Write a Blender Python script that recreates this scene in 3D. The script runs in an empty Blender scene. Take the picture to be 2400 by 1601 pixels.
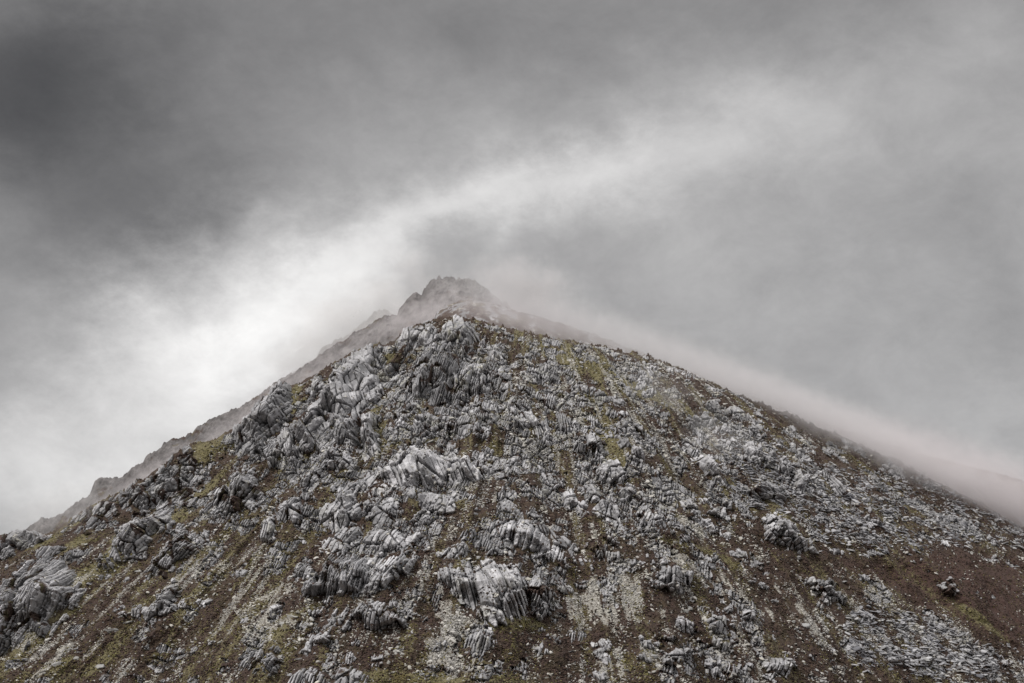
import bpy, math, random
import numpy as np

# ------------------------------------------------------------------ scene, camera, world, sun, exposure
scene = bpy.context.scene
COL = scene.collection
random.seed(7)
RNG = np.random.RandomState(11)
F = np.float32

W = 0.72                      # picture width / focal length (50 mm lens on a 36 mm sensor)
PITCH = math.radians(17.5)
SW, SH = 2400.0, 1601.0
CS, SN = math.cos(PITCH), math.sin(PITCH)
cd = bpy.data.cameras.new('camera')
cam = bpy.data.objects.new('camera', cd)
COL.objects.link(cam)
cd.lens = 50; cd.sensor_width = 36; cd.sensor_fit = 'HORIZONTAL'
cd.clip_start = 0.5; cd.clip_end = 30000
cam.location = (0, 0, 0)
cam.rotation_euler = (math.pi/2 + PITCH, 0, 0)
scene.camera = cam

EXPO = 0.7
scene.view_settings.view_transform = 'Standard'
scene.view_settings.look = 'None'
scene.view_settings.gamma = 1
scene.view_settings.exposure = EXPO
scene.cycles.use_denoising = True
scene.cycles.denoiser = 'OPENIMAGEDENOISE'
scene.cycles.denoising_input_passes = 'RGB_ALBEDO_NORMAL'
scene.cycles.denoising_prefilter = 'ACCURATE'
scene.cycles.max_bounces = 3
scene.cycles.diffuse_bounces = 1
scene.cycles.glossy_bounces = 1
scene.cycles.volume_bounces = 1
scene.cycles.volume_step_rate = 1.0
scene.cycles.volume_max_steps = 96
scene.cycles.sample_clamp_indirect = 4

SUN_EL, SUN_AZ = math.radians(44), math.radians(-138)   # azimuth from +y towards +x: behind the camera, left
def srgb(v): 
    v = v/255.0
    return v/12.92 if v <= 0.04045 else ((v+0.055)/1.055)**2.4

def ue(px, py):
    """direction of a picture point as slopes (x/y, z/y)"""
    a = (np.asarray(px, float)/SW - .5)*W
    b = (.5 - np.asarray(py, float)/SH)*W*SH/SW
    dy = CS - b*SN; dz = SN + b*CS
    return a/dy, dz/dy

def build_world():
    w = bpy.data.worlds.new('World'); scene.world = w; w.use_nodes = True
    nt = w.node_tree; nt.nodes.clear(); N = nt.nodes; L = nt.links
    def math_(op, a, b=None, c=None, clamp=False):
        n = N.new('ShaderNodeMath'); n.operation = op; n.use_clamp = clamp
        for i, v in enumerate((a, b, c)):
            if v is None: continue
            if isinstance(v, (int, float)): n.inputs[i].default_value = v
            else: L.new(v, n.inputs[i])
        return n.outputs[0]
    tc = N.new('ShaderNodeTexCoord'); sep = N.new('ShaderNodeSeparateXYZ'); L.new(tc.outputs['Generated'], sep.inputs[0])
    X, Y, Z = sep.outputs
    ys = math_('MAXIMUM', Y, 0.15)
    u = math_('DIVIDE', X, ys); e = math_('DIVIDE', Z, ys)
    def noise(scale, detail, rough, off, distort=0.0):
        mp = N.new('ShaderNodeMapping'); L.new(tc.outputs['Generated'], mp.inputs[0])
        mp.inputs['Rotation'].default_value = (0, math.radians(32), 0)
        mp.inputs['Scale'].default_value = (1.0, 1.0, 1.5); mp.inputs['Location'].default_value = (off, off*2, off*.7)
        n = N.new('ShaderNodeTexNoise'); L.new(mp.outputs[0], n.inputs['Vector'])
        n.inputs['Scale'].default_value = scale; n.inputs['Detail'].default_value = detail
        n.inputs['Roughness'].default_value = rough; n.inputs['Distortion'].default_value = distort
        return math_('SUBTRACT', n.outputs['Fac'], .5)
    w1 = noise(5, 4, .5, 3.1); w2 = noise(5, 4, .5, 9.7)
    w3 = noise(14, 7, .68, 13.1); w4 = noise(14, 7, .68, 19.7)
    uw = math_('MULTIPLY_ADD', w1, .10, math_('MULTIPLY_ADD', w3, .10, u)); ew = math_('MULTIPLY_ADD', w2, .09, math_('MULTIPLY_ADD', w4, .09, e))
    # (picture x, picture y, radius x px, radius y px, rotation deg, brightness change) of the bright and dark cloud masses
    blobs = [
        (100, 330, 500, 330, 10, -.22), (60, 60, 500, 300, 0, -.12), (950, 40, 900, 230, 0, -.12), (1900, -40, 700, 200, 0, -.08), (400, 470, 300, 120, -30, -.07),
        (590, 760, 420, 160, -38, .33), (840, 600, 260, 110, -35, .18), (480, 1010, 330, 140, -35, .20),
        (1150, 480, 330, 110, -22, .20), (1420, 400, 330, 120, -8, .18), (1850, 320, 420, 170, -5, .15),
        (600, 800, 150, 110, -40, .14), (300, 860, 300, 170, -35, .17), (480, 650, 240, 110, -40, .10),
        (1250, 570, 160, 60, 22, -.03), (2340, 600, 110, 380, 0, -.05), (1600, 640, 560, 180, 15, .07),
        (2350, 1010, 260, 130, 25, .08), (60, 1130, 330, 160, 0, .22), (2330, 120, 260, 250, 0, .04), (60, 650, 260, 180, 0, -.03),
        (2150, 330, 130, 240, 0, -.02), (1090, 560, 110, 60, -30, -.10), (880, 760, 120, 60, -40, -.08),
    ]
    acc = 0.37
    k = W/SW
    for px, py, rx, ry, rot, amp in blobs:
        u0, e0 = ue(px, py); u0 = float(u0); e0 = float(e0)
        du = math_('SUBTRACT', uw, u0); de = math_('SUBTRACT', ew, e0)
        c, s = math.cos(math.radians(rot)), math.sin(math.radians(rot))
        # picture rotation (y down) -> slopes (e up)
        p = math_('ADD', math_('MULTIPLY', du, c/(rx*k)), math_('MULTIPLY', de, -s/(rx*k)))
        q = math_('ADD', math_('MULTIPLY', du, s/(ry*k)), math_('MULTIPLY', de, c/(ry*k)))
        r2 = math_('ADD', math_('MULTIPLY', p, p), math_('MULTIPLY', q, q))
        g = math_('MULTIPLY', math_('EXPONENT', math_('MULTIPLY', r2, -1.0)), amp)
        acc = math_('ADD', g, acc)
    f1 = noise(7, 8, .6, 1.3, .3); f2 = noise(16, 8, .68, 5.2, .3)
    f = math_('ADD', math_('MULTIPLY', f1, .50), math_('MULTIPLY', f2, .52))
    acc = math_('MULTIPLY', acc, math_('ADD', f, 1.0))
    acc = math_('MULTIPLY', math_('MAXIMUM', acc, .05), 2**-EXPO)
    # bright overcast above and behind the viewer
    back = N.new('ShaderNodeMapRange'); L.new(Y, back.inputs[0])
    back.inputs[1].default_value = .45; back.inputs[2].default_value = .75; back.inputs[3].default_value = 1; back.inputs[4].default_value = 0
    lo = N.new('ShaderNodeMapRange'); L.new(Z, lo.inputs[0]); lo.inputs[1].default_value = -.1; lo.inputs[2].default_value = .7
    lo.inputs[3].default_value = .25; lo.inputs[4].default_value = BACK_SKY
    mx = N.new('ShaderNodeMix'); mx.data_type = 'FLOAT'
    L.new(back.outputs[0], mx.inputs[0]); L.new(acc, mx.inputs[2]); L.new(lo.outputs[0], mx.inputs[3])
    tint = N.new('ShaderNodeMix'); tint.data_type = 'RGBA'
    t = math_('MULTIPLY', mx.outputs[0], 1.3, clamp=True); L.new(t, tint.inputs[0])
    tint.inputs[6].default_value = (1.0, .978, .978, 1); tint.inputs[7].default_value = (1.0, .992, .975, 1)
    sc = N.new('ShaderNodeVectorMath'); sc.operation = 'SCALE'
    L.new(tint.outputs[2], sc.inputs[0]); L.new(mx.outputs[0], sc.inputs['Scale'])
    sky = N.new('ShaderNodeTexSky'); sky.sky_type = 'NISHITA'; sky.sun_disc = False
    sky.sun_elevation = SUN_EL; sky.sun_rotation = SUN_AZ
    b1 = N.new('ShaderNodeBackground'); L.new(sky.outputs[0], b1.inputs[0]); b1.inputs[1].default_value = .08
    b2 = N.new('ShaderNodeBackground'); L.new(sc.outputs[0], b2.inputs[0]); b2.inputs[1].default_value = 1.0
    ms = N.new('ShaderNodeMixShader'); ms.inputs[0].default_value = .97
    L.new(b1.outputs[0], ms.inputs[1]); L.new(b2.outputs[0], ms.inputs[2])
    out = N.new('ShaderNodeOutputWorld'); L.new(ms.outputs[0], out.inputs[0])
    w.cycles.sampling_method = 'MANUAL'; w.cycles.sample_map_resolution = 512
BACK_SKY = 0.78
build_world()

sl = bpy.data.lights.new('sun', 'SUN'); sl.energy = 1.5; sl.angle = math.radians(10); sl.color = (1, .965, .92)
so = bpy.data.objects.new('sun', sl); COL.objects.link(so)
so.rotation_euler = (math.pi/2 - SUN_EL, 0, -SUN_AZ + math.pi)
so.location = (-200, -200, 400)

# ------------------------------------------------------------------ numeric helpers
_tab = RNG.rand(256, 256).astype(F)
def vnoise(x, y, seed=0):
    x = np.asarray(x, F) + F(seed*17.31 + 100.0); y = np.asarray(y, F) + F(seed*9.73 + 100.0)
    xi = np.floor(x); yi = np.floor(y); fx = x - xi; fy = y - yi
    xi = xi.astype(np.int32) & 255; yi = yi.astype(np.int32) & 255
    fx = fx*fx*(3 - 2*fx); fy = fy*fy*(3 - 2*fy)
    x1 = (xi + 1) & 255; y1 = (yi + 1) & 255
    a = _tab[xi, yi]; b = _tab[x1, yi]; c = _tab[xi, y1]; d = _tab[x1, y1]
    return (a + (b - a)*fx)*(1 - fy) + (c + (d - c)*fx)*fy - F(.5)
def fbm(x, y, octv=4, seed=0, gain=.5):
    s = 0; amp = 1.0; f = 1.0
    for o in range(octv):
        s = s + F(amp)*vnoise(np.asarray(x)*f, np.asarray(y)*f, seed + o*3.7); amp *= gain; f *= 2.03
    return s
def hsh(i, j, k):
    h = (i.astype(np.int64)*374761393 + j.astype(np.int64)*668265263 + k*974634777) & 0xffffffff
    h = ((h ^ (h >> 13))*1274126177) & 0xffffffff
    return ((h ^ (h >> 16)) & 0xffff).astype(F)/F(65535.0)
def voronoi(a, b, seed, jit=.85):
    """nearest cell: centre offset (da, db), distance to the cell border, two random numbers of the cell"""
    ia = np.floor(a).astype(np.int32); ib = np.floor(b).astype(np.int32)
    d1 = np.full(a.shape, 1e9, F); d2 = d1.copy()
    p1a = np.zeros(a.shape, F); p1b = p1a.copy(); p2a = p1a.copy(); p2b = p1a.copy()
    c1 = np.zeros(a.shape, np.int32); e1 = c1.copy()
    for di in (-1, 0, 1):
        for dj in (-1, 0, 1):
            i = ia + di; j = ib + dj
            pa = i + F(.5) + (hsh(i, j, seed) - F(.5))*F(jit); pb = j + F(.5) + (hsh(i, j, seed + 7) - F(.5))*F(jit)
            pa = pa.astype(F); pb = pb.astype(F)
            d = (pa - a)**2 + (pb - b)**2
            n1 = d < d1; n2 = (~n1) & (d < d2)
            d2 = np.where(n1, d1, np.where(n2, d, d2)); p2a = np.where(n1, p1a, np.where(n2, pa, p2a)); p2b = np.where(n1, p1b, np.where(n2, pb, p2b))
            d1 = np.where(n1, d, d1); p1a = np.where(n1, pa, p1a); p1b = np.where(n1, pb, p1b)
            c1 = np.where(n1, i, c1); e1 = np.where(n1, j, e1)
    border = (d2 - d1)/(2*np.sqrt((p2a - p1a)**2 + (p2b - p1b)**2) + 1e-6)
    return a - p1a, b - p1b, border, hsh(c1, e1, seed + 21), hsh(c1, e1, seed + 33), hsh(c1, e1, seed + 45)
def vor1d(t, key, seed, jit=.7):
    i0 = np.floor(t).astype(np.int32); best = np.full(t.shape, 1e9, F); sec = best.copy(); c = np.zeros(t.shape, np.int32); p1 = np.zeros(t.shape, F); p2 = p1.copy()
    for d in (-1, 0, 1):
        i = i0 + d; p = (i + F(.5) + (hsh(i, key, seed) - F(.5))*F(jit)).astype(F); q = np.abs(p - t)
        n1 = q < best; n2 = (~n1) & (q < sec)
        sec = np.where(n1, best, np.where(n2, q, sec)); p2 = np.where(n1, p1, np.where(n2, p, p2))
        best = np.where(n1, q, best); p1 = np.where(n1, p, p1); c = np.where(n1, i, c)
    return c, t - p1, np.abs((p1 + p2)*.5 - t)
def bricks(a, q, seed):
    """long parallel joints cut by short cross joints: strip offset, cross offset, distances to both borders, three random numbers"""
    c, da, ea = vor1d(a, np.zeros(a.shape, np.int32), seed, .75)
    r = hsh(c, c*0 + 3, seed + 9)
    k, dq, eq = vor1d(q + r*13, c, seed + 17, .85)
    return da, dq, ea, eq, hsh(c, k, seed + 31), hsh(c, k, seed + 47), r
def joint_relief(x, b, lean, w, l, seed, sgn, rel):
    ph = math.radians(lean*1.35 if abs(lean) < 45 else lean); cs, sn = math.cos(ph), math.sin(ph)
    xw = x + fbm(x/17, b/17, 2, seed*.11 + 3)*1.9 + fbm(x/4, b/4, 2, seed*.2)*.45
    bw = b + fbm(x/17, b/17, 2, seed*.13 + 8)*1.9
    a = xw*cs - bw*sn; q = xw*sn + bw*cs
    W1, L1 = w*3.4 + 1.5, l*.9 + 3.0
    da, db, e1, r1, r2, r3 = voronoi(a/W1, q/L1, seed, .85)
    h = (r1 - .5)*(2.4 + w*.9)*(1 if l < 12 else .45) + da*W1*((r2 - .5)*.9 + .22*sgn) + db*L1*((r3 - .5)*.55 + .26)
    crack = -3.6*np.exp(-(e1*W1/.50)**4)
    top = sstep(.18, .5, db)
    tl = (r2 - .5)*.35
    dA, dQ, eA, eQ, s1, s2, s3 = bricks(a/w + r1*7 + tl*q/w*.6, q/l + r2*5, seed + 100)
    flat = .25 + .75*sstep(.15, .3, hsh((r1*9999).astype(np.int32), (r3*9999).astype(np.int32), seed))
    h0, c0 = h, crack
    h = h + (s1 - .5)*w*.55 + dA*w*((s2 - .5)*.5 + .30*sgn) + dQ*l*((s1*7 % 1 - .5)*.25 + .08)
    crack = crack - 2.7*np.exp(-(eA*w/.30)**4)*(.15 + .85*sstep(.2, .7, s3*.6 + hsh((a/w*0 + r1*99).astype(np.int32), (r2*99).astype(np.int32), seed)*.5)) - 1.5*np.exp(-(eQ*l/.28)**4)*(s2 > .35)
    hb, cb = h, crack
    vA, vQ, vE, v1, v2, v3 = voronoi(a/(w*1.35) + r1*3, q/(w*2.3) + r2*3, seed + 400, .95)
    h2 = h0 + (v1 - .5)*w*.8 + vA*w*1.35*((v2 - .5)*.9 + .15*sgn) + vQ*w*2.3*((v3 - .5)*.5 + .15); c2 = c0 - 2.2*np.exp(-(vE*w*1.5/.33)**4)*(.4 + .6*(v2 > .3))
    blocky = hsh((r2*9999).astype(np.int32), (r1*9999).astype(np.int32), seed + 3) < (.42 if l < 8 else (.15 if l < 12 else -1))
    h = np.where(blocky, h2, h); crack = np.where(blocky, c2, crack); s1 = np.where(blocky, v1, s1)
    dA2, dQ2, eA2, eQ2, t1, t2, t3 = bricks(a/(w*.38) + s1*9, q/(l*.45) + s2*4, seed + 200)
    fine = sstep(.35, .8, r3 + fbm(x/12, b/12, 2, seed + 2.2)*.6)
    h = h + ((t1 - .5)*.26 + dA2*w*.4*(t2 - .4)*.5)*(.15 + .85*fine)
    crack = crack - .6*np.exp(-(eA2*w*.38/.17)**4)*(t3 > .45)*fine
    rough = fbm(a/.8, q/2.0, 3, seed*.3 + 5)*.12
    h = h0 + (h - h0)*flat; crack = c0 + (crack - c0)*(.35 + .65*flat)
    return h*rel, crack, rough, top, (r1, r2, r3, s1, s2, t1)
def sstep(a, b, x):
    t = np.clip((x - a)/(b - a), 0, 1); return t*t*(3 - 2*t)
def poly_sd(px, py, poly):
    """signed distance to a polygon, positive inside"""
    P = np.asarray(poly, F); n = len(P); d = np.full(px.shape, 1e9, F); ins = np.zeros(px.shape, bool)
    for i in range(n):
        ax, ay = P[i]; bx, by = P[(i + 1) % n]
        ex, ey = bx - ax, by - ay; wx, wy = px - ax, py - ay
        t = np.clip((wx*ex + wy*ey)/(ex*ex + ey*ey + 1e-9), 0, 1)
        d = np.minimum(d, (wx - ex*t)**2 + (wy - ey*t)**2)
        if ay != by:
            c = ((ay > py) != (by > py)) & (px < (bx - ax)*(py - ay)/(by - ay) + ax); ins ^= c
    d = np.sqrt(d); return np.where(ins, d, -d)
def project(x, y, z):
    dv = y*CS + z*SN; up = -y*SN + z*CS
    return (x/dv/W + .5)*SW, (.5 - up/dv/(W*SH/SW))*SH

def mesh_from(name, V, Q, mat, smooth=True, attrs=None, nside=4):
    """V (n,3), Q (m,nside) -> linked object"""
    me = bpy.data.meshes.new(name); n = len(V); m = len(Q)
    me.vertices.add(n); me.vertices.foreach_set('co', np.ascontiguousarray(V, F).ravel())
    me.loops.add(m*nside); me.loops.foreach_set('vertex_index', np.ascontiguousarray(Q, np.int32).ravel())
    me.polygons.add(m); me.polygons.foreach_set('loop_start', np.arange(0, m*nside, nside, dtype=np.int32))
    me.polygons.foreach_set('loop_total', np.full(m, nside, np.int32))
    if smooth: me.polygons.foreach_set('use_smooth', np.ones(m, bool))
    me.update(calc_edges=True)
    for k, arr in (attrs or {}).items():
        at = me.attributes.new(k, 'FLOAT_COLOR', 'POINT')
        buf = np.ones((n, 4), F); buf[:, :arr.shape[1]] = arr; at.data.foreach_set('color', buf.ravel())
    me.materials.append(mat)
    o = bpy.data.objects.new(name, me); COL.objects.link(o); return o
def tag(o, label=None, cat=None, group=None, kind=None):
    if label: o['label'] = label
    if cat: o['category'] = cat
    if group: o['group'] = group
    if kind: o['kind'] = kind
    return o

# ------------------------------------------------------------------ materials
class NT:
    def __init__(s, name):
        s.m = bpy.data.materials.new(name); s.m.use_nodes = True; s.t = s.m.node_tree; s.N = s.t.nodes; s.L = s.t.links
        s.b = s.N['Principled BSDF']; s.geo = s.N.new('ShaderNodeNewGeometry')
    def set(s, inp, v):
        if isinstance(v, (int, float)): inp.default_value = v
        elif isinstance(v, tuple): inp.default_value = v if len(v) != 3 or len(inp.default_value) == 3 else v + (1,)
        else: s.L.new(v, inp)
    def noise(s, scale, detail=4, rough=.6, vec=None, dist=0):
        n = s.N.new('ShaderNodeTexNoise'); s.L.new(vec or s.geo.outputs['Position'], n.inputs['Vector'])
        n.inputs['Scale'].default_value = scale; n.inputs['Detail'].default_value = detail; n.inputs['Roughness'].default_value = rough
        n.inputs['Distortion'].default_value = dist; return n.outputs['Fac']
    def ramp(s, v, a, b, lo=0., hi=1.):
        n = s.N.new('ShaderNodeMapRange'); n.interpolation_type = 'SMOOTHSTEP'; s.set(n.inputs[0], v)
        for i, x in zip((1, 2, 3, 4), (a, b, lo, hi)): s.set(n.inputs[i], x)
        return n.outputs[0]
    def math(s, op, a, b=0., clamp=False):
        n = s.N.new('ShaderNodeMath'); n.operation = op; n.use_clamp = clamp; s.set(n.inputs[0], a); s.set(n.inputs[1], b); return n.outputs[0]
    def mix(s, f, a, b):
        n = s.N.new('ShaderNodeMix'); n.data_type = 'RGBA'; s.set(n.inputs[0], f); s.set(n.inputs[6], a); s.set(n.inputs[7], b); return n.outputs[2]
    def mul(s, c, v):
        n = s.N.new('ShaderNodeVectorMath'); n.operation = 'SCALE'; s.set(n.inputs[0], c); s.set(n.inputs['Scale'], v); return n.outputs[0]
    def attr(s, name):
        n = s.N.new('ShaderNodeAttribute'); n.attribute_name = name; sp = s.N.new('ShaderNodeSeparateColor'); s.L.new(n.outputs['Color'], sp.inputs[0]); return sp.outputs
    def mapping(s, rot, scale):
        n = s.N.new('ShaderNodeMapping'); s.L.new(s.geo.outputs['Position'], n.inputs[0]); n.inputs['Rotation'].default_value = rot; n.inputs['Scale'].default_value = scale; return n.outputs[0]
    def finish(s, col, rough=.9, bumps=()):
        s.set(s.b.inputs['Base Color'], col); s.set(s.b.inputs['Roughness'], rough); s.b.inputs['Specular IOR Level'].default_value = .25
        prev = None
        for h, st, dist in bumps:
            n = s.N.new('ShaderNodeBump'); s.set(n.inputs['Height'], h); n.inputs['Strength'].default_value = st; n.inputs['Distance'].default_value = dist
            if prev: s.L.new(prev, n.inputs['Normal'])
            prev = n.outputs[0]
        if prev: s.L.new(prev, s.b.inputs['Normal'])
        return s.m

HEATHER_D, HEATHER_L = (.022, .015, .014), (.088, .058, .047)
GRASS_A, GRASS_B = (.080, .069, .038), (.210, .184, .098)

def rock_colour(s, tone, lich, base):
    n1 = s.noise(.5, 6, .65); n2 = s.noise(2.6, 5, .7)
    st = s.noise(1.0, 5, .65, s.mapping((0, .35, 0), (2.2, 1.2, .3)), .6)
    c = s.mix(s.ramp(n1, .35, .68), tuple(v*.80 for v in base), tuple(min(1, v*1.35) for v in base))
    c = s.mix(s.math('MULTIPLY', s.ramp(n2, .5, .64), .5), c, (base[0]*1.75, base[1]*1.74, base[2]*1.62))
    c = s.mix(s.math('MULTIPLY', s.ramp(st, .53, .66), .6), c, (.085, .083, .085))
    c = s.mix(s.math('MULTIPLY', s.ramp(s.noise(.12, 4), .5, .68), lich), c, (.42, .405, .31))
    big = s.ramp(s.noise(.045, 5, .6), .38, .62, .78, 1.12)
    return s.mul(s.mul(c, tone), big), st
ROCK = (.272, .268, .280)
def rock_material(name, base=ROCK):
    s = NT(name); tone, veg, lich = s.attr('tone')  # veg: plant cover plus, on crags, shade painted into deep cracks
    c, st = rock_colour(s, tone, lich, base)
    veg_shade_mask = s.ramp(s.math('ADD', veg, s.math('MULTIPLY', s.math('SUBTRACT', s.noise(1.3, 5, .7), .5), .9)), .45, .6)  # ledge plants, plus the shade painted into deep crag cracks
    veg_shade_col = s.mix(s.ramp(s.noise(2.2, 4), .4, .6), HEATHER_D, HEATHER_L)
    veg_shade_col = s.mix(s.ramp(s.noise(.15, 3), .5, .62), veg_shade_col, GRASS_A)
    c = s.mix(veg_shade_mask, c, veg_shade_col)
    return s.finish(c, .88, [(s.noise(1.6, 5, .6), .45, .35)])
def ground_material():
    s = NT('heather_and_grass'); grass, grav, bri = s.attr('cover')
    nf = s.noise(2.6, 6, .75); nm = s.noise(.5, 5, .65); nl = s.noise(.09, 4, .6)
    heath = s.mix(s.ramp(nf, .35, .66), HEATHER_D, HEATHER_L)
    heath = s.mix(s.math('MULTIPLY', s.ramp(nm, .5, .68), .6), heath, (.095, .064, .036))
    heath = s.mix(s.math('MULTIPLY', s.ramp(s.noise(.14, 6, .7), .46, .64), .6), heath, s.mix(nf, (.028, .021, .014), (.12, .092, .054)))
    heath = s.mix(s.math('MULTIPLY', bri, .7), heath, s.mix(nf, (.024, .013, .012), (.10, .056, .046)))
    gr = s.mix(s.ramp(s.noise(1.1, 5, .7), .38, .62), GRASS_A, GRASS_B)
    gr = s.mix(s.ramp(s.noise(2.1, 5, .7), .52, .66), gr, (.05, .042, .022))
    gf = s.ramp(s.math('ADD', grass, s.math('MULTIPLY', s.math('SUBTRACT', s.noise(.35, 7, .78), .5), 2.4)), .36, .72)
    c = s.mix(gf, heath, gr)
    vo = s.N.new('ShaderNodeTexVoronoi'); s.L.new(s.geo.outputs['Position'], vo.inputs['Vector']); vo.inputs['Scale'].default_value = 2.1
    sp = s.N.new('ShaderNodeSeparateColor'); s.L.new(vo.outputs['Color'], sp.inputs[0])
    peb = s.mix(sp.outputs[0], (.11, .098, .085), (.50, .48, .44))
    peb = s.mix(s.math('MULTIPLY', s.ramp(nm, .5, .6), .5), peb, (.25, .22, .18))
    pf = s.ramp(s.math('ADD', grav, s.math('MULTIPLY', s.math('SUBTRACT', s.noise(.9, 6, .8), .5), 1.7)), .45, .6)
    c = s.mix(pf, c, peb)
    tone, bedm, lich = s.attr('tone')
    rc, st = rock_colour(s, tone, lich, ROCK)
    bf = s.ramp(s.math('ADD', bedm, s.math('MULTIPLY', s.math('SUBTRACT', s.noise(1.2, 5, .75), .5), .9)), .42, .56)
    c = s.mix(bf, c, rc)
    return s.finish(c, .95, [(nf, 1.0, .5), (s.noise(6, 5, .8), .7, .25)])
def stone_material(name, a, b, ylw=.25):
    s = NT(name)
    r = s.geo.outputs['Random Per Island']
    c = s.mix(r, a, b)
    c = s.mix(s.math('MULTIPLY', s.ramp(s.noise(.06, 3), .45, .62), ylw), c, (.52, .49, .38))
    c = s.mix(s.math('MULTIPLY', s.ramp(s.noise(2.2, 4, .7), .52, .66), .5), c, (.14, .14, .14))
    return s.finish(c, .9, [(s.noise(3.5, 5, .7), .6, .3)])
M_ROCK = rock_material('grey_rock')
M_FAR = rock_material('distant_rock', (.13, .12, .12))
M_GROUND = ground_material()
M_STONE = stone_material('loose_stone', (.12, .115, .11), (.52, .50, .47))
M_SLAB = stone_material('slab_stone', (.13, .13, .145), (.42, .415, .43), .1)
M_BOULDER = stone_material('boulder_stone', (.20, .20, .20), (.36, .355, .35))

# ------------------------------------------------------------------ the mountain as a ridge with a crest line and a face slope
SIL = [(-900,1500),(-500,1400),(-150,1300),(0,1262),(60,1252),(110,1262),(150,1241),(165,1226),(190,1203),(227,1184),(262,1167),(300,1147),(343,1120),(392,1086),(430,1052),(447,1044),(500,1036),
  (551,1011),(588,973),(618,942),(637,918),(656,897),(672,897),(682,903),(700,898),(740,878),(770,862),(800,842),(830,826),(869,814),(905,812),(925,804),(936,788),(947,776),(971,765),(1002,753),
  (1045,746),(1100,748),(1150,760),(1200,774),(1260,788),(1330,800),(1400,812),(1460,824),(1520,838),(1606,871),(1698,914),(1800,955),(1911,998),(2013,1043),(2166,1113),(2300,1182),(2400,1240),(2600,1330),(3000,1480),(3600,1600)]
su, se = ue(*np.array(SIL, float).T)
def crest_e(u, smooth=0.0):
    if smooth == 0: return np.interp(u, su, se)
    return sum(np.interp(u + k*smooth, su, se) for k in (-2,-1.3,-.6,0,.6,1.3,2))/7.0
def crest_y(u): return np.interp(u, [-1.2,-.36,-.15,-.03,.15,.36,1.2], [760,830,870,905,960,1060,1150])
S_FACE = 0.84
ud = np.linspace(-.395, .395, 2560); 
U = np.concatenate([np.linspace(-1.1, -.40, 60), ud, np.linspace(.40, 1.1, 60)])
NR = 780; NX = 24; NB = 46
def build_grid():
    u = U[:, None]
    ec = crest_e(U, .02)[:, None]; ed = crest_e(U)[:, None]; yc = crest_y(U)[:, None]; zc = ec*yc
    Lr = np.interp(U, [-.3, -.05, .1, .36], [18, 22, 70, 110])[:, None]
    def zt(t):      # t metres in front of the crest
        d = S_FACE*t - (S_FACE - ec)*Lr*(1 - np.exp(-np.maximum(t, 0)/Lr))
        back = ec*(-t) - t*t/110.0
        back = np.where(t < -80, ec*80 - 80*80/110.0 - (-t - 80)*.9, back)
        z = np.where(t >= 0, zc - d, zc + back)
        return z + (ed - ec)*yc*np.exp(-np.abs(t)/14.0)
    td = np.concatenate([np.linspace(0, 60, 160), np.linspace(62, 760, 500)])[None, :]
    zz = zt(td); yy = yc - td
    PX, PY = project(u*yy, yy, zz)
    T = np.zeros((len(U), NR))
    ebot = 1655.0
    for i in range(len(U)):
        py = np.maximum.accumulate(PY[i] + np.arange(len(td[0]))*1e-4)
        top = py[0]; bot = max(ebot, top + 60)
        T[i] = np.interp(np.linspace(top, bot, NR), py, td[0])
    # back rows, then the face, then rows that run down to the valley floor
    bk = np.linspace(-300, 0, NB + 1)[:-1][None, :].repeat(len(U), 0)*1.0
    bk = -300*((-bk)/300)**1.6
    tend = np.maximum((zc + 4)/S_FACE + 30, T[:, -1:] + 20)
    fx = T[:, -1:] + (tend - T[:, -1:])*(np.arange(1, NX + 1)[None, :]/NX)
    T = np.concatenate([bk, T, fx], 1)
    z = zt(T); y = yc - T; x = u*y
    z = np.maximum(z, -6)
    return x.astype(F), y.astype(F), z.astype(F), T.astype(F)
GX, GY, GZ, GT = build_grid()
PX, PY = project(GX, GY, GZ)
B = GZ*F(.75)
# broad spurs and gullies: push the face in and out horizontally
fade = sstep(2, 45, GT)
XS, BS = 15.0, 330.0                         # the summit, in face coordinates
ANG = np.arctan2(GX - XS, BS - B)            # fall lines fan out below the summit
RAD = np.hypot(GX - XS, BS - B)
def gauss_sum(items):
    s = np.zeros(PX.shape, F)
    for x, y, rx, ry, rot, a in items:
        m = (np.abs(PX - x) < 2.2*max(rx, ry)) & (np.abs(PY - y) < 2.2*max(rx, ry))
        c, sn = math.cos(math.radians(rot)), math.sin(math.radians(rot))
        dx = PX[m] - x; dy = PY[m] - y
        r2 = ((dx*c + dy*sn)/rx)**2 + ((-dx*sn + dy*c)/ry)**2
        s[m] += a*np.exp(-r2)
    return s
FORM = [(915,870,32,48,15,-11),(843,1010,13,62,-5,-13),(893,1015,24,62,-8,-8),(205,1335,40,26,0,-6),(1005,905,50,50,0,-8),(985,1200,26,80,30,-6),(1420,1130,26,90,-45,-6),
 (1560,1290,90,18,25,-4),(700,1090,60,24,-30,-5),(620,1130,26,70,35,-5),(480,1130,40,34,0,-5),(1125,1000,60,34,0,6),(1065,800,60,40,0,5),(1000,1090,90,34,10,6),(790,940,60,60,20,7),(1140,1390,90,60,10,5),
 (1240,1260,70,24,22,4),(1010,1420,30,80,-20,-6),(1480,1060,60,34,40,5),(1650,1200,90,26,38,5),(1400,1370,60,80,0,-5),(1880,1260,80,34,42,5),(2100,1360,120,40,35,-6),(300,1270,70,34,-30,6),(420,1270,50,26,-35,4),
 (560,1330,60,110,35,-5),(830,1340,90,44,0,5),(900,1440,80,26,0,3),(1750,1080,90,40,20,6),(1620,1030,50,40,20,-5),(1300,1130,30,90,-35,-5)]
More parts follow.
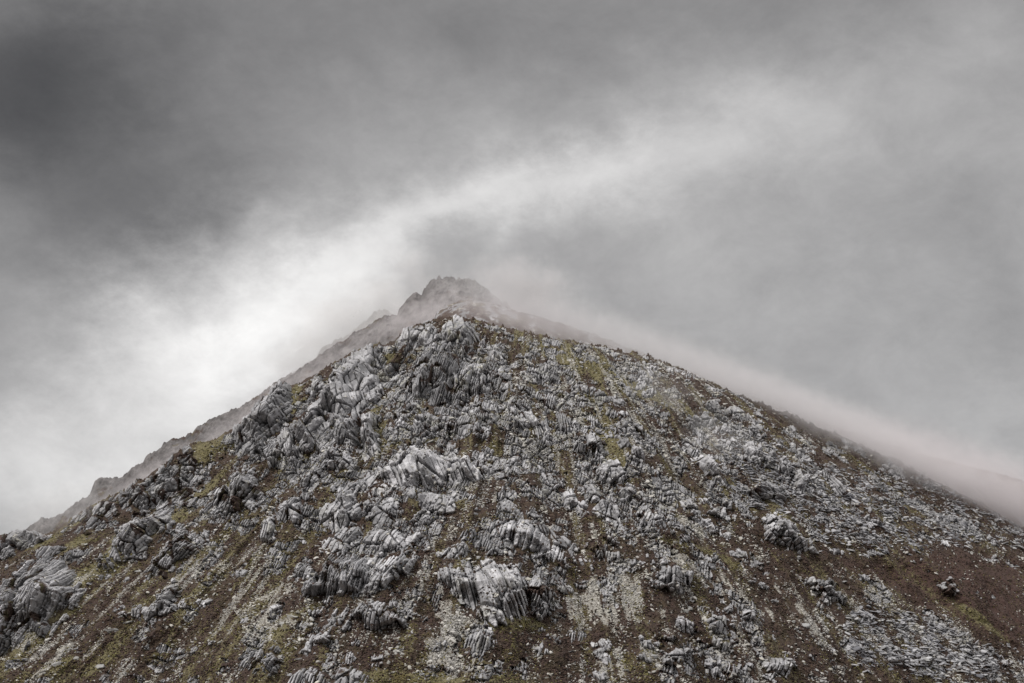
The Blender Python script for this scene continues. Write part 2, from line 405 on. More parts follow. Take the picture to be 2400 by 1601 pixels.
rel = gauss_sum(FORM) + fbm(GX/75, B/60, 3, 1)*12 + fbm(ANG*9, RAD/150, 3, 5)*11 - np.abs(fbm(ANG*16, RAD/120, 3, 6))*13 + fbm(GX/18, B/15, 3, 9)*4.5
GY = GY - (rel*fade).astype(F)
VIS = (GT > 0)

# ---- ground cover: grass, gravel
GRASS = [(470,1062,28,30,0,.9),(520,1040,45,18,-15,.9),(690,930,12,40,10,.9),(672,985,10,30,0,.6),(655,1070,40,22,-10,.7),(720,1085,35,18,0,.7),(770,1128,40,20,-35,.6),
 (880,950,18,40,-15,.5),(905,828,30,12,0,.6),(880,890,12,12,0,.6),(905,890,30,8,-30,.6),(885,1010,25,40,0,.6),(620,1250,60,16,-35,.5),(535,1335,35,10,-30,.5),(194,1352,16,30,20,.7),(225,1330,50,16,0,.5),
 (270,1290,14,40,0,.5),(430,1205,50,16,-20,.8),(480,1130,40,14,-30,.6),(560,1105,60,12,-35,.4),(205,1272,60,9,-25,.6),(105,1275,40,8,-20,.6),
 (1300,830,120,16,28,.7),(1420,870,120,22,28,.75),(1500,910,80,18,24,.6),(1600,960,70,12,25,.5),(1440,1075,20,45,-35,.8),(1470,1120,14,40,-35,.6),(1420,1010,16,30,-30,.5),(1380,930,20,16,0,.5),(1400,955,30,10,30,.5),
 (1167,1055,38,18,20,.7),(1010,965,40,10,0,.4),(985,1030,50,9,-15,.7),(930,1035,30,9,-25,.5),(1080,1125,30,6,0,.7),(1075,1182,20,6,0,.6),
 (1160,1470,60,16,-5,1.3),(1235,1462,45,13,8,1.2),(1000,1590,170,14,0,1.3),(880,1585,30,18,0,.9),(1130,1560,30,30,0,.7),(700,1432,70,10,-25,.9),(650,1480,50,10,-25,.8),(590,1520,50,10,-25,.6),
 (1265,1305,60,6,25,.8),(1110,1325,40,6,-10,.7),(1140,1310,30,6,0,.6),(1380,1215,30,7,0,.6),(1560,1268,60,8,12,.8),(1660,1290,60,10,25,.7),(1720,1320,40,8,30,.7),(1720,1150,18,30,0,.6),(1560,1180,20,8,0,.5),
 (1720,1490,70,8,5,.6),(1480,1550,30,20,0,.4),(1960,1250,40,10,35,.4),(2120,1330,80,14,38,.4),(2230,1420,90,20,38,.45),(2330,1480,60,10,35,.7),(2280,1440,40,8,35,.8),(2180,1330,60,14,38,.35),
 (440,1400,70,10,-30,.5),(330,1420,60,10,-30,.5),(560,1450,70,10,-30,.4),(120,1570,120,16,-20,.5),(230,1560,100,14,-25,.4),(1830,1205,20,30,-30,.4)]
GRAVEL = [((968,1359),(999,1335),(1029,1365),(1054,1411),(1121,1463),(1078,1488),(1078,1528),(1121,1574),(1060,1580),(993,1549),(980,1500),(1029,1451),(1023,1405),(953,1387)),
 ((1451,1319),(1476,1335),(1494,1362),(1537,1396),(1562,1433),(1507,1414),(1491,1457),(1445,1482),(1372,1457),(1323,1482),(1277,1506),(1317,1427),(1366,1359),(1415,1335)),
 ((1384,1543),(1476,1494),(1553,1503),(1537,1565),(1507,1601),(1390,1610)),
 ((560,1430),(600,1396),(661,1335),(680,1375),(661,1427),(707,1430),(677,1467),(631,1503),(560,1500)),
 ((1780,1345),(1830,1365),(1990,1500),(2030,1540),(1980,1530),(1860,1440),(1790,1390)),
 ((1640,1330),(1700,1340),(1800,1410),(1830,1450),(1790,1440),(1700,1385)),
 ((1990,1355),(2060,1385),(2200,1460),(2330,1530),(2280,1525),(2150,1460),(2020,1395)),
 ((1490,1270),(1560,1275),(1660,1320),(1740,1380),(1700,1380),(1600,1330),(1510,1300)),
 ((1100,1130),(1180,1120),(1200,1160),(1150,1190),(1110,1200),(1090,1170)),
 ((1500,1120),(1540,1140),(1640,1230),(1690,1280),(1650,1270),(1560,1190))]
grass = gauss_sum(GRASS)
grav = np.zeros(PX.shape, F)
for p in GRAVEL:
    P = np.array(p); x0, y0 = P.min(0) - 30; x1, y1 = P.max(0) + 30
    m = (PX > x0) & (PX < x1) & (PY > y0) & (PY < y1)
    sd = poly_sd(PX[m], PY[m], p) + fbm(PX[m]/26, PY[m]/22, 5, 31, .65)*46
    grav[m] = np.maximum(grav[m], sstep(-14, 22, sd)*.66)
streak = fbm(ANG*70, RAD/22, 4, 41, .6)
lowleft = sstep(1180, 1330, PY)*sstep(760, 560, PX)
lowright = sstep(1450, 1750, PX)*sstep(1300, 1400, PY)*sstep(0, 40, (1235 + (PX - 1900)*.62 + 120) - 0*PY) 
upright = sstep(1150, 1350, PX)*sstep(1180, 1050, PY)*sstep(1950, 1750, PX)
mid = sstep(650, 900, PX)*sstep(2000, 1500, PX)
heathslope = poly_sd(PX, PY, [(1960,1290),(2100,1300),(2250,1270),(2420,1300),(2420,1560),(2330,1510),(2200,1440),(2060,1370),(1990,1340)])
hs = sstep(-10, 40, heathslope)
grav = grav*(.35 + .65*sstep(-.30, .10, fbm(ANG*55, RAD/30, 4, 43, .65)))
STREAKY = sstep(.02, .42, streak)*(.35 + .65*lowleft + .45*lowright + .45*upright + .2*mid)
grav = np.maximum(grav, STREAKY*.55*(1 - .8*hs))
grass = grass*.9 + .12*lowleft + .52*sstep(-.12, .32, fbm(ANG*40 + 9, RAD/40, 4, 77))*(1 - hs*.7)
gullies = fbm(ANG*60, RAD/90, 3, 61)

# ---- the soil sheet (every second grid line) with tussocks and hummocks
def grid_mesh(name, idx_i, idx_j, dY, dZ, mat, attrs=None):
    x = GX[np.ix_(idx_i, idx_j)]; y = (GY - dY)[np.ix_(idx_i, idx_j)]; z = (GZ + dZ)[np.ix_(idx_i, idx_j)]
    n, m = x.shape; V = np.stack([x, y, z], -1).reshape(-1, 3)
    k = np.arange(n*m).reshape(n, m)
    Q = np.stack([k[:-1, 1:], k[:-1, :-1], k[1:, :-1], k[1:, 1:]], -1).reshape(-1, 4)
    at = {a: v[np.ix_(idx_i, idx_j)].reshape(n*m, -1) for a, v in (attrs or {}).items()}
    return mesh_from(name, V, Q, mat, True, at)
tuss = fbm(GX/4.2, B/3.2, 4, 13, .6)*1.7 + np.abs(fbm(GX/1.3, B/1.0, 2, 17))*.8
tuss = tuss + fbm(ANG*130, RAD/14, 3, 19)*1.0
nearcrest = sstep(-2, 14, np.abs(GT))
centre = np.exp(-((PX - 1180)/420)**2 - ((PY - 930)/230)**2) + .75*np.exp(-((PX - 800)/330)**2 - ((PY - 1120)/200)**2) + .65*np.exp(-((PX - 1150)/420)**2 - ((PY - 1300)/170)**2) + .65*np.exp(-((PX - 1750)/420)**2 - ((PY - 1100)/130)**2)
cc_, ss_ = math.cos(math.radians(-36)), math.sin(math.radians(-36))
centre = centre + .75*np.exp(-(((PX - 640)*cc_ + (PY - 1040)*ss_)/430)**2 - ((-(PX - 640)*ss_ + (PY - 1040)*cc_)/95)**2)
centre = np.clip(centre, 0, 1.15)
bn = fbm(GX/13, B/8, 5, 161, .62) + .5*fbm(ANG*50, RAD/26, 3, 163)
bed = sstep(.10, .26, bn + .46*centre - .13 - .35*hs - .22*np.clip(grass, 0, 1) - .25*(grav > .45))*nearcrest
bh, bc, br, btop, (q1, q2, q3, q4, q5, q6) = joint_relief(GX, B, 14, 1.35, 3.4, 903, 1, .62)
edge_b = bed
SOIL_DY = (tuss*nearcrest*(1 - .45*np.clip(grav, 0, 1))*(1 - .7*bed) + bed*(bh + bc*.8 + br + .9)).astype(F)
cr_ = np.exp(-(GT/14.0)**2)
SOIL_DZ = (fbm(GX/2.2, GT/2.0, 4, 23)*.9*(1 - nearcrest) + cr_*(fbm(GX/9, GT/12, 4, 27, .6)*2.6 + np.clip(fbm(GX/3.2, GT/4, 3, 29, .7) - .12, 0, 1)*4.5)).astype(F)
ii = np.arange(len(U)); jj = np.arange(GX.shape[1])
cover = np.stack([grass, grav, hs], -1).astype(F)
tone0 = np.stack([.62 + .5*q4 + .25*q2 + .15*q6, bed - .55*btop*bed, .08 + .35*sstep(1150, 950, PY)], -1).astype(F)
soil = grid_mesh('mountain_slope', ii, jj, SOIL_DY, SOIL_DZ, M_GROUND, {'cover': cover, 'tone': tone0})
tag(soil, 'steep heather and grass mountainside rising to a rocky summit', kind='structure')
SY = GY - SOIL_DY; SZ = GZ + SOIL_DZ

# ------------------------------------------------------------------ crags
# (name, label, outline in photo pixels, lean of the strata in degrees (+ = towards the right), block width m, block length m, vegetation 0..1, tone, yellow lichen, relief)
CR = []
def crag(label, poly, lean, w=1.6, l=6, veg=.25, tone=1.0, lich=.1, rel=1.0, name='crag'): CR.append((name, label, poly, lean, w, l, veg, tone, lich, rel))

L1 = [((0,1396),(37,1359),(61,1332),(101,1304),(147,1267),(156,1283),(129,1307),(172,1341),(196,1390),(190,1414),(153,1445),(117,1482),(92,1485),(61,1479),(64,1506),(40,1531),(-25,1545),(-25,1410))]
crag('massive grey crag of leaning slabs at the left edge of the photo', L1[0], 22, 1.5, 9, .12, 1.0, .05, 1.3)
crag('misty dark crag on the skyline at the far left', [(-30,1243),(15,1230),(60,1217),(95,1215),(108,1258),(75,1272),(30,1297),(-30,1310)], 25, 1.6, 8, .2, .85)
crag('long dark skyline crag descending left below the grassy shoulder', [(300,1146),(343,1119),(392,1085),(435,1049),(453,1049),(459,1092),(453,1138),(410,1175),(360,1180),(300,1199),(260,1202),(240,1235),(200,1250),(156,1243),(190,1203),(227,1184),(262,1167)], 25, 1.3, 5, .42, .85)
crag('rounded blocky crag beside a grassy hollow, left of the slope', [(245,1310),(261,1279),(276,1243),(337,1203),(362,1187),(399,1184),(399,1218),(386,1243),(347,1267),(325,1310),(313,1313),(276,1307)], 28, 1.9, 5, .15, 1.0)
crag('narrow jagged rock rib with a pointed top in brown heather', [(334,1359),(362,1310),(408,1279),(439,1230),(457,1233),(469,1261),(463,1298),(429,1316),(393,1350),(343,1368)], 28, 1.2, 6, .3, .95)
crag('isolated slanting outcrop of pale blocks above the pale stone streaks', [(325,1439),(368,1414),(383,1390),(411,1368),(429,1381),(426,1414),(399,1448),(359,1470),(347,1457)], 25, 1.6, 4, .15, 1.05)
crag('tiny dark outcrop on the floor of the grassy hollow', [(236,1340),(240,1318),(262,1318),(262,1338),(248,1344)], 5, 1.2, 3, .3, .85)
crag('pointed dark crag rising to a sharp tip on the left skyline', [(551,1009),(588,971),(618,940),(637,916),(658,893),(673,896),(680,930),(673,976),(661,985),(637,1000),(606,1046),(563,1071),(551,1064)], 32, 2.2, 9, .12, .85, 0, 1.3)
crag('triangular ribbed slab below the pointed skyline crag', [(640,1020),(661,990),(680,995),(703,1052),(690,1066),(661,1063),(648,1050)], -18, 1.3, 9, .03, 1.05, .1)
crag('small pale wedge of rock left of the dark green grass pocket', [(606,1050),(630,1040),(640,1078),(620,1083)], 15, 1.4, 6, .1, 1.05)
crag('broad smooth grey face with curved cracks under the heather saddle', [(692,985),(713,973),(728,939),(741,939),(777,1003),(759,1028),(728,1040),(704,1034),(686,1006)], 38, 3.2, 9, .03, 1.0, 0, 1.2)
crag('tall buttress of big angular blocks on the left shoulder', [(741,924),(765,902),(780,884),(814,841),(826,829),(869,812),(875,838),(866,862),(891,887),(888,914),(866,936),(839,966),(820,976),(802,991),(774,979),(753,960)], -20, 3.0, 6, .05, 1.0, .05, 1.4)
crag('rounded buttress below the tall block buttress, dark gully on its right', [(787,976),(814,982),(833,1034),(839,1049),(802,1046),(777,1015)], 10, 2.4, 8, .08, 1.0, .05, 1.2)
crag('knobbly crag of cracked blocks above the left mossy patch', [(741,1034),(777,1025),(820,1070),(820,1098),(790,1101),(759,1086)], 35, 1.8, 4, .12)
crag('slim upright rock pillar beside the dark gully', [(848,975),(869,978),(880,1030),(888,1062),(862,1085),(845,1052)], -12, 1.8, 6, .08, 1.1, .2, 1.3)
crag('spreading ribbed crag in the middle of the left slope', [(502,1199),(514,1150),(560,1098),(585,1089),(609,1147),(575,1168),(560,1190),(526,1196)], 25, 1.3, 7, .28, 1.0)
crag('broken rib running down from the mossy pocket', [(698,1138),(704,1107),(741,1089),(774,1077),(759,1107),(738,1138),(713,1156)], 28, 1.3, 4, .25, 1.0)
crag('pale striped bluff with a round head, left of the slope centre', [(608,1262),(606,1225),(626,1203),(640,1206),(655,1245),(640,1270),(618,1276)], 12, 1.2, 8, .1, 1.05, .2)
crag('low shattered outcrop above the heather left of centre', [(636,1188),(668,1165),(700,1180),(712,1215),(682,1226),(650,1216)], 18, 1.2, 5, .35, .95)
crag('huge slab face split into tilted plates, the largest crag at the centre', [(889,1098),(932,1070),(971,1044),(996,1047),(1030,1067),(1063,1064),(1094,1084),(1124,1112),(1121,1132),(1094,1129),(1054,1129),(1014,1144),(984,1141),(947,1141),(929,1135),(892,1119)], -26, 2.4, 13, .02, 1.12, .08, 1.2)
crag('blocky crag tucked against the lower left of the huge slab face', [(828,1135),(845,1115),(870,1110),(905,1128),(917,1148),(900,1165),(865,1162),(838,1150)], 35, 2.0, 6, .06, 1.0)
crag('row of smooth slabs directly below the huge slab face', [(916,1138),(950,1137),(1010,1146),(1050,1165),(1066,1190),(1030,1194),(970,1185),(940,1168)], 25, 2.2, 8, .06, 1.05)
crag('small wedge of pale slabs with green grass at its foot', [(1045,1146),(1063,1141),(1085,1175),(1070,1180),(1052,1165)], 30, 1.6, 6, .05, 1.05)
crag('high grey prow with a rounded top left of centre', [(784,1181),(802,1138),(821,1124),(832,1138),(827,1166),(852,1197),(855,1218),(821,1229),(772,1237),(747,1223),(753,1190)], 28, 1.8, 7, .08, 1.05)
crag('domed crag of slanting slabs at the heart of the face', [(855,1178),(907,1160),(931,1181),(934,1212),(900,1233),(870,1232),(855,1200)], 28, 2.0, 8, .05, 1.05)
crag('two rows of short leaning ribs below the grey prow', [(750,1273),(772,1249),(796,1237),(852,1230),(855,1249),(815,1261),(781,1286),(753,1283)], 22, 1.4, 5, .2, 1.0)
crag('stepped crag of pointed plates above the long ribbed bluff', [(827,1273),(864,1252),(931,1238),(950,1261),(968,1292),(925,1294),(894,1291),(864,1288),(842,1291)], 25, 1.8, 6, .12, 1.03)
crag('long ribbed bluff of vertical fins in the lower centre left', [(753,1329),(758,1301),(790,1286),(833,1298),(858,1316),(872,1350),(842,1392),(796,1390),(753,1395),(704,1400),(708,1367),(747,1353)], 20, 1.3, 10, .15, .95, .05, 1.3)
crag('pale twin headed slab crag right of the ribbed bluff', [(861,1310),(925,1302),(967,1316),(949,1352),(891,1380),(867,1389),(855,1365)], 26, 2.2, 9, .06, 1.08, .05, 1.2)
crag('small leaning fan of slabs at the edge of the pale scree', [(689,1335),(713,1322),(732,1341),(723,1356),(692,1356)], 20, 1.2, 4, .1, 1.05)
crag('low arc of rounded blocks above the giant striped face', [(1021,1306),(1060,1273),(1091,1268),(1105,1301),(1090,1318),(1045,1318)], 22, 1.5, 5, .15, 1.0)
crag('cluster of short pale ribs left of the striped wall', [(1101,1269),(1140,1253),(1169,1301),(1134,1303),(1109,1294)], 18, 1.4, 5, .15, 1.05)
crag('giant striped rock face shaped like a bowl above the bright grass', [(1034,1337),(1085,1332),(1140,1322),(1200,1333),(1230,1362),(1240,1400),(1236,1440),(1200,1459),(1174,1467),(1140,1459),(1103,1433),(1072,1405),(1046,1380)], -20, 1.7, 12, .04, 1.08, .1, 1.5)
crag('dark fractured rock at the right flank of the giant striped face', [(1222,1352),(1262,1360),(1296,1388),(1290,1427),(1250,1448),(1240,1420),(1232,1380)], 15, 1.1, 4, .45, .9)
crag('low striped bluff under the bright grass, beside the scree chute', [(1083,1527),(1097,1488),(1137,1477),(1163,1479),(1160,1513),(1121,1533)], 14, 1.3, 8, .08, 1.05, .2)
crag('scattered upright fins in dark heather left of the scree chute', [(827,1445),(845,1418),(876,1412),(916,1421),(925,1442),(961,1457),(967,1484),(937,1472),(907,1475),(876,1478),(839,1457)], 10, 1.5, 5, .38, 1.0)
crag('small stacked crag left of the scattered fins', [(747,1475),(766,1448),(787,1431),(804,1451),(811,1467),(772,1475)], 28, 1.4, 4, .2, 1.0)
crag('smooth pinkish whaleback outcrop low on the left of centre', [(696,1521),(721,1491),(753,1477),(771,1480),(765,1500),(732,1516),(738,1531),(713,1542)], 35, 3.0, 6, .04, 1.1)
crag('spiky outcrop cut by the bottom edge, left of centre', [(668,1612),(677,1580),(704,1569),(772,1580),(830,1566),(857,1577),(854,1612)], 18, 1.4, 6, .25, 1.0)
crag('little outcrop of leaning teeth near the bottom left', [(556,1582),(565,1545),(600,1536),(614,1570),(590,1587)], 22, 1.2, 6, .15, 1.0)
crag('faint outcrop strip at the bottom between heather banks', [(614,1564),(628,1532),(651,1540),(648,1558),(628,1582)], 25, 1.2, 4, .25, 1.0)
crag('tilted striped wall right of centre with parallel cracks', [(1146,1242),(1170,1226),(1200,1233),(1228,1232),(1255,1243),(1280,1265),(1304,1284),(1334,1307),(1323,1318),(1298,1312),(1267,1300),(1240,1291),(1212,1278),(1185,1264),(1155,1264)], 14, 1.9, 14, .02, 1.14, .08, 1.2)
crag('thin rock ledge just above the tilted striped wall', [(1241,1226),(1267,1219),(1292,1238),(1300,1258),(1274,1251),(1249,1239)], -22, 1.4, 4, .1, 1.05)
crag('single leaning slab right of the striped wall', [(1308,1266),(1323,1253),(1346,1286),(1332,1297),(1317,1285)], -30, 2.4, 8, .03, 1.1)
crag('chain of pale rectangular blocks running down to the right', [(1310,1143),(1341,1152),(1372,1167),(1392,1194),(1384,1205),(1353,1193),(1329,1174)], -10, 2.0, 5, .06, 1.1)
crag('long dark edged block ridge above the pale block chain', [(1370,1138),(1396,1149),(1427,1173),(1438,1206),(1457,1218),(1453,1232),(1427,1217),(1390,1186),(1375,1165)], -12, 1.6, 4, .12, .98)
crag('bundle of curved slabs like stacked books, right of centre', [(1449,1148),(1470,1136),(1496,1160),(1509,1178),(1476,1177),(1461,1165)], -60, 1.1, 7, .05, 1.05)
crag('hunched crag of leaning plates above the green strip', [(1486,1209),(1519,1198),(1550,1210),(1570,1249),(1547,1251),(1516,1239)], 25, 1.3, 6, .1, 1.0)
crag('broken outcrop joining the hunched crag and the long block wall', [(1566,1219),(1611,1231),(1631,1249),(1614,1257),(1580,1242)], 10, 1.6, 4, .15, 1.0)
crag('long straight wall of side by side blocks descending right', [(1591,1176),(1629,1182),(1654,1207),(1691,1235),(1714,1261),(1685,1263),(1660,1242),(1623,1211),(1596,1189)], -14, 1.9, 8, .04, 1.08, .05, 1.2)
crag('curving row of blocks above the long straight wall', [(1643,1164),(1669,1167),(1682,1185),(1711,1206),(1691,1211),(1666,1193)], 12, 1.5, 6, .1, 1.05)
crag('dark overhanging stack of layered plates on the right face', [(1640,1146),(1670,1135),(1702,1152),(1706,1180),(1680,1182)], -75, 1.1, 6, .05, .8, 0, 1.4)
crag('spreading crag of rounded blocks above the right scree fan', [(1508,1316),(1568,1314),(1622,1345),(1616,1367),(1601,1389),(1568,1389),(1540,1386),(1525,1365),(1537,1335)], 8, 1.7, 4, .22, 1.0, .05, 1.2)
crag('small fan of ribs at the foot of the dark edged ridge', [(1468,1237),(1500,1235),(1521,1258),(1482,1257)], 22, 1.3, 5, .08, 1.0)
crag('round grey boss of crumpled rock at the bottom, right of centre', [(1551,1531),(1586,1514),(1622,1526),(1616,1549),(1590,1561),(1559,1555)], 10, 1.5, 3, .08, 1.0, 0, 1.3)
crag('wide broken outcrop with a smooth left end in the lower right', [(1649,1454),(1685,1434),(1720,1438),(1770,1428),(1767,1453),(1703,1459),(1702,1484),(1679,1481)], 15, 1.6, 4, .2, 1.05)
crag('dark heathery outcrop between two pale scree fans', [(1505,1467),(1537,1462),(1549,1485),(1582,1500),(1556,1509),(1525,1493)], 8, 1.3, 4, .4, .95)
crag('low flat outcrop under an orange grass strip, lower right', [(1640,1497),(1670,1490),(1724,1503),(1714,1518),(1670,1518)], 15, 1.5, 4, .25, 1.05)
crag('broad rubbly outcrop on the bottom edge at the right', [(1637,1551),(1691,1541),(1754,1562),(1748,1602),(1654,1586)], 18, 1.5, 4, .3, .9)
crag('small paired blocks in the dark heather above the scree fan', [(1425,1292),(1445,1287),(1453,1304),(1433,1312)], 5, 1.6, 4, .15, 1.05)
crag('short comb of fins in heather right of the single slab', [(1382,1283),(1415,1287),(1426,1310),(1396,1309)], 14, 1.2, 4, .3, 1.0)
crag('pale block at the lower end of the tilted striped wall', [(1345,1304),(1384,1314),(1380,1327),(1353,1318)], -20, 1.8, 5, .1, 1.1)
crag('line of small grey teeth in the heather under the scree fan', [(1321,1482),(1372,1477),(1374,1496),(1347,1496)], 14, 1.3, 4, .35, 1.0)
crag('tiny upright outcrop near the bottom centre right', [(1253,1519),(1286,1514),(1288,1534),(1261,1533)], 6, 1.3, 4, .2, 1.0)
crag('pair of pale ribs below the dark edged block ridge', [(1413,1258),(1439,1250),(1450,1273),(1433,1272)], 12, 1.4, 4, .15, 1.1)
crag('dark jumbled crag high on the right of the central face', [(1439,1000),(1465,992),(1496,1013),(1535,1058),(1514,1060),(1484,1042),(1453,1024)], -50, 1.3, 4, .12, .85)
crag('row of upright blocks along the foot of the dark jumbled crag', [(1430,1020),(1453,1022),(1484,1061),(1513,1077),(1510,1091),(1481,1082),(1465,1060)], -18, 1.5, 4, .06, 1.05)
crag('rounded crumbling crag left of the bright green strip', [(1350,1043),(1373,1020),(1404,1020),(1431,1064),(1416,1073),(1386,1057),(1358,1051)], 12, 1.5, 4, .2, 1.0)
crag('low knotted outcrop on a mossy rib right of centre', [(1402,1089),(1432,1087),(1467,1120),(1461,1131),(1429,1125)], -10, 1.5, 4, .2, 1.0)
crag('pale smooth slabs stepping down in thin mist, right face', [(1622,1064),(1667,1066),(1682,1086),(1718,1129),(1712,1146),(1689,1131),(1667,1115),(1643,1091)], -28, 2.4, 7, .05, 1.1)
crag('black looking jumbled outcrop high on the right flank', [(1607,976),(1661,968),(1682,988),(1667,999),(1631,1002)], -60, 1.4, 3, .12, .7)
crag('fluted grey cliff at the centre of the right face', [(1751,1046),(1780,1044),(1804,1071),(1841,1107),(1820,1109),(1790,1103),(1765,1088),(1747,1066)], -14, 1.6, 8, .04, 1.0, 0, 1.4)
crag('blocky cliff top right of the fluted cliff', [(1812,1049),(1851,1041),(1884,1052),(1902,1077),(1875,1073),(1845,1066)], 40, 2.0, 6, .08, 1.05)
crag('big pale rounded tongue of rock on the right face', [(1850,1108),(1875,1106),(1897,1128),(1904,1150),(1882,1164),(1863,1143)], -8, 3.2, 9, .02, 1.18)
crag('thick dark outcrop of flat lying plates, right face', [(1742,1150),(1778,1130),(1822,1136),(1859,1162),(1820,1177),(1778,1177)], -80, 1.3, 6, .08, .82, 0, 1.3)
crag('cluster of light rounded blocks in the thin mist patch', [(1687,1031),(1720,1023),(1737,1045),(1720,1063),(1700,1057)], 20, 2.0, 4, .1, 1.1)
crag('narrow dark flake right of the pale rounded tongue', [(1948,1124),(1972,1124),(1986,1154),(1972,1159)], -22, 1.4, 8, .1, .85)
crag('long bouldery spur of pale rounded blocks on the right', [(1807,1195),(1831,1201),(1860,1228),(1922,1292),(1892,1306),(1846,1294),(1800,1260),(1790,1218)], 40, 1.9, 3.2, .18, 1.02)
crag('dark tumbled crag at the tail of the right spur', [(1893,1362),(1953,1348),(1962,1384),(1986,1402),(1941,1435),(1917,1416),(1935,1390)], 30, 1.5, 3, .35, .85)
crag('tall split boulder outcrop at the edge of the heather slope', [(2092,1227),(2119,1229),(2124,1255),(2094,1254)], 5, 2.2, 5, .1, 1.1)
crag('solitary dark outcrop alone on the brown heather slope', [(2200,1375),(2226,1366),(2244,1390),(2229,1410),(2211,1395)], -5, 1.4, 3, .4, .8)
crag('grey outcrop cut by the bottom edge in the right corner area', [(1780,1547),(1861,1538),(1863,1574),(1800,1605)], 20, 1.5, 4, .3, .95)
crag('thin level ledge of flat slabs low on the right', [(2088,1541),(2165,1538),(2185,1548),(2160,1554),(2095,1552)], 85, 1.4, 9, .05, 1.15)
crag('jagged crest crag left of the summit', [(925,807),(936,788),(947,774),(971,762),(1002,750),(1027,753),(1022,792),(1002,818),(971,809),(947,803)], 15, 1.6, 5, .28, .9, .1)
crag('fractured summit crag under the mist', [(1040,765),(1060,750),(1075,747),(1115,756),(1126,786),(1118,818),(1094,824),(1063,803),(1033,800)], -28, 1.6, 7, .15, 1.0, .5)
crag('wide dark upper face of shattered rock below the summit', [(953,871),(978,838),(1014,820),(1066,827),(1077,871),(1063,896),(1094,922),(1066,962),(1014,956),(996,935),(959,935),(935,896)], 12, 1.3, 7, .32, .8, .1, 1.2)
crag('pale fluted rib down the middle of the upper face', [(1075,842),(1124,836),(1139,871),(1139,914),(1118,938),(1100,916),(1069,892)], 6, 1.4, 9, .08, 1.08, .6, 1.3)
crag('rubbly grey rib right of the pale fluted rib', [(1136,871),(1183,863),(1200,908),(1167,922),(1142,914)], 10, 1.2, 4, .28, .95, .3)
crag('short arched wall of upright blocks in the upper centre', [(1153,945),(1210,934),(1215,957),(1186,965),(1161,962)], 10, 1.5, 6, .06, 1.05, .3)
crag('big rounded crag with bent ribs right of the upper centre', [(1190,976),(1222,964),(1259,974),(1304,1006),(1310,1031),(1278,1036),(1241,1017),(1222,1002)], -16, 1.5, 8, .06, 1.06, .3, 1.3)
crag('tall flakes standing right of the bent ribbed crag', [(1306,966),(1333,974),(1344,1000),(1326,1011),(1306,996)], -10, 1.4, 7, .1, 1.05, .3)
crag('ragged outcrop above the tall flakes', [(1251,920),(1284,925),(1316,933),(1304,959),(1278,965)], 14, 1.3, 5, .22, 1.0, .3)
crag('small square sided crag above the curved grass path', [(960,978),(996,982),(1029,999),(996,1014),(968,1002)], -22, 1.6, 7, .12, .95)
crag('dark leaning outcrop left of the square sided crag', [(920,966),(953,963),(965,937),(986,945),(961,994),(932,1005)], 20, 1.4, 5, .25, .88)
crag('stony knoll in the middle of the upper slope', [(1058,960),(1137,937),(1172,980),(1120,992),(1080,992)], 8, 1.2, 4, .3, 1.02, .3)
crag('flat topped rubble outcrop left of the stony knoll', [(1043,991),(1094,970),(1108,994),(1070,1020)], 12, 1.3, 4, .3, 1.0, .1)
crag('white topped block above the block chain, right of centre', [(1266,1092),(1290,1093),(1322,1129),(1300,1132),(1275,1112)], -15, 2.4, 4, .08, 1.15)
ROCKMASK = np.zeros(PX.shape, F)
SURF_Y = SY.copy(); SURF_Z = SZ.copy()
VEG1 = fbm(GX/6, B/4, 4, 51); 
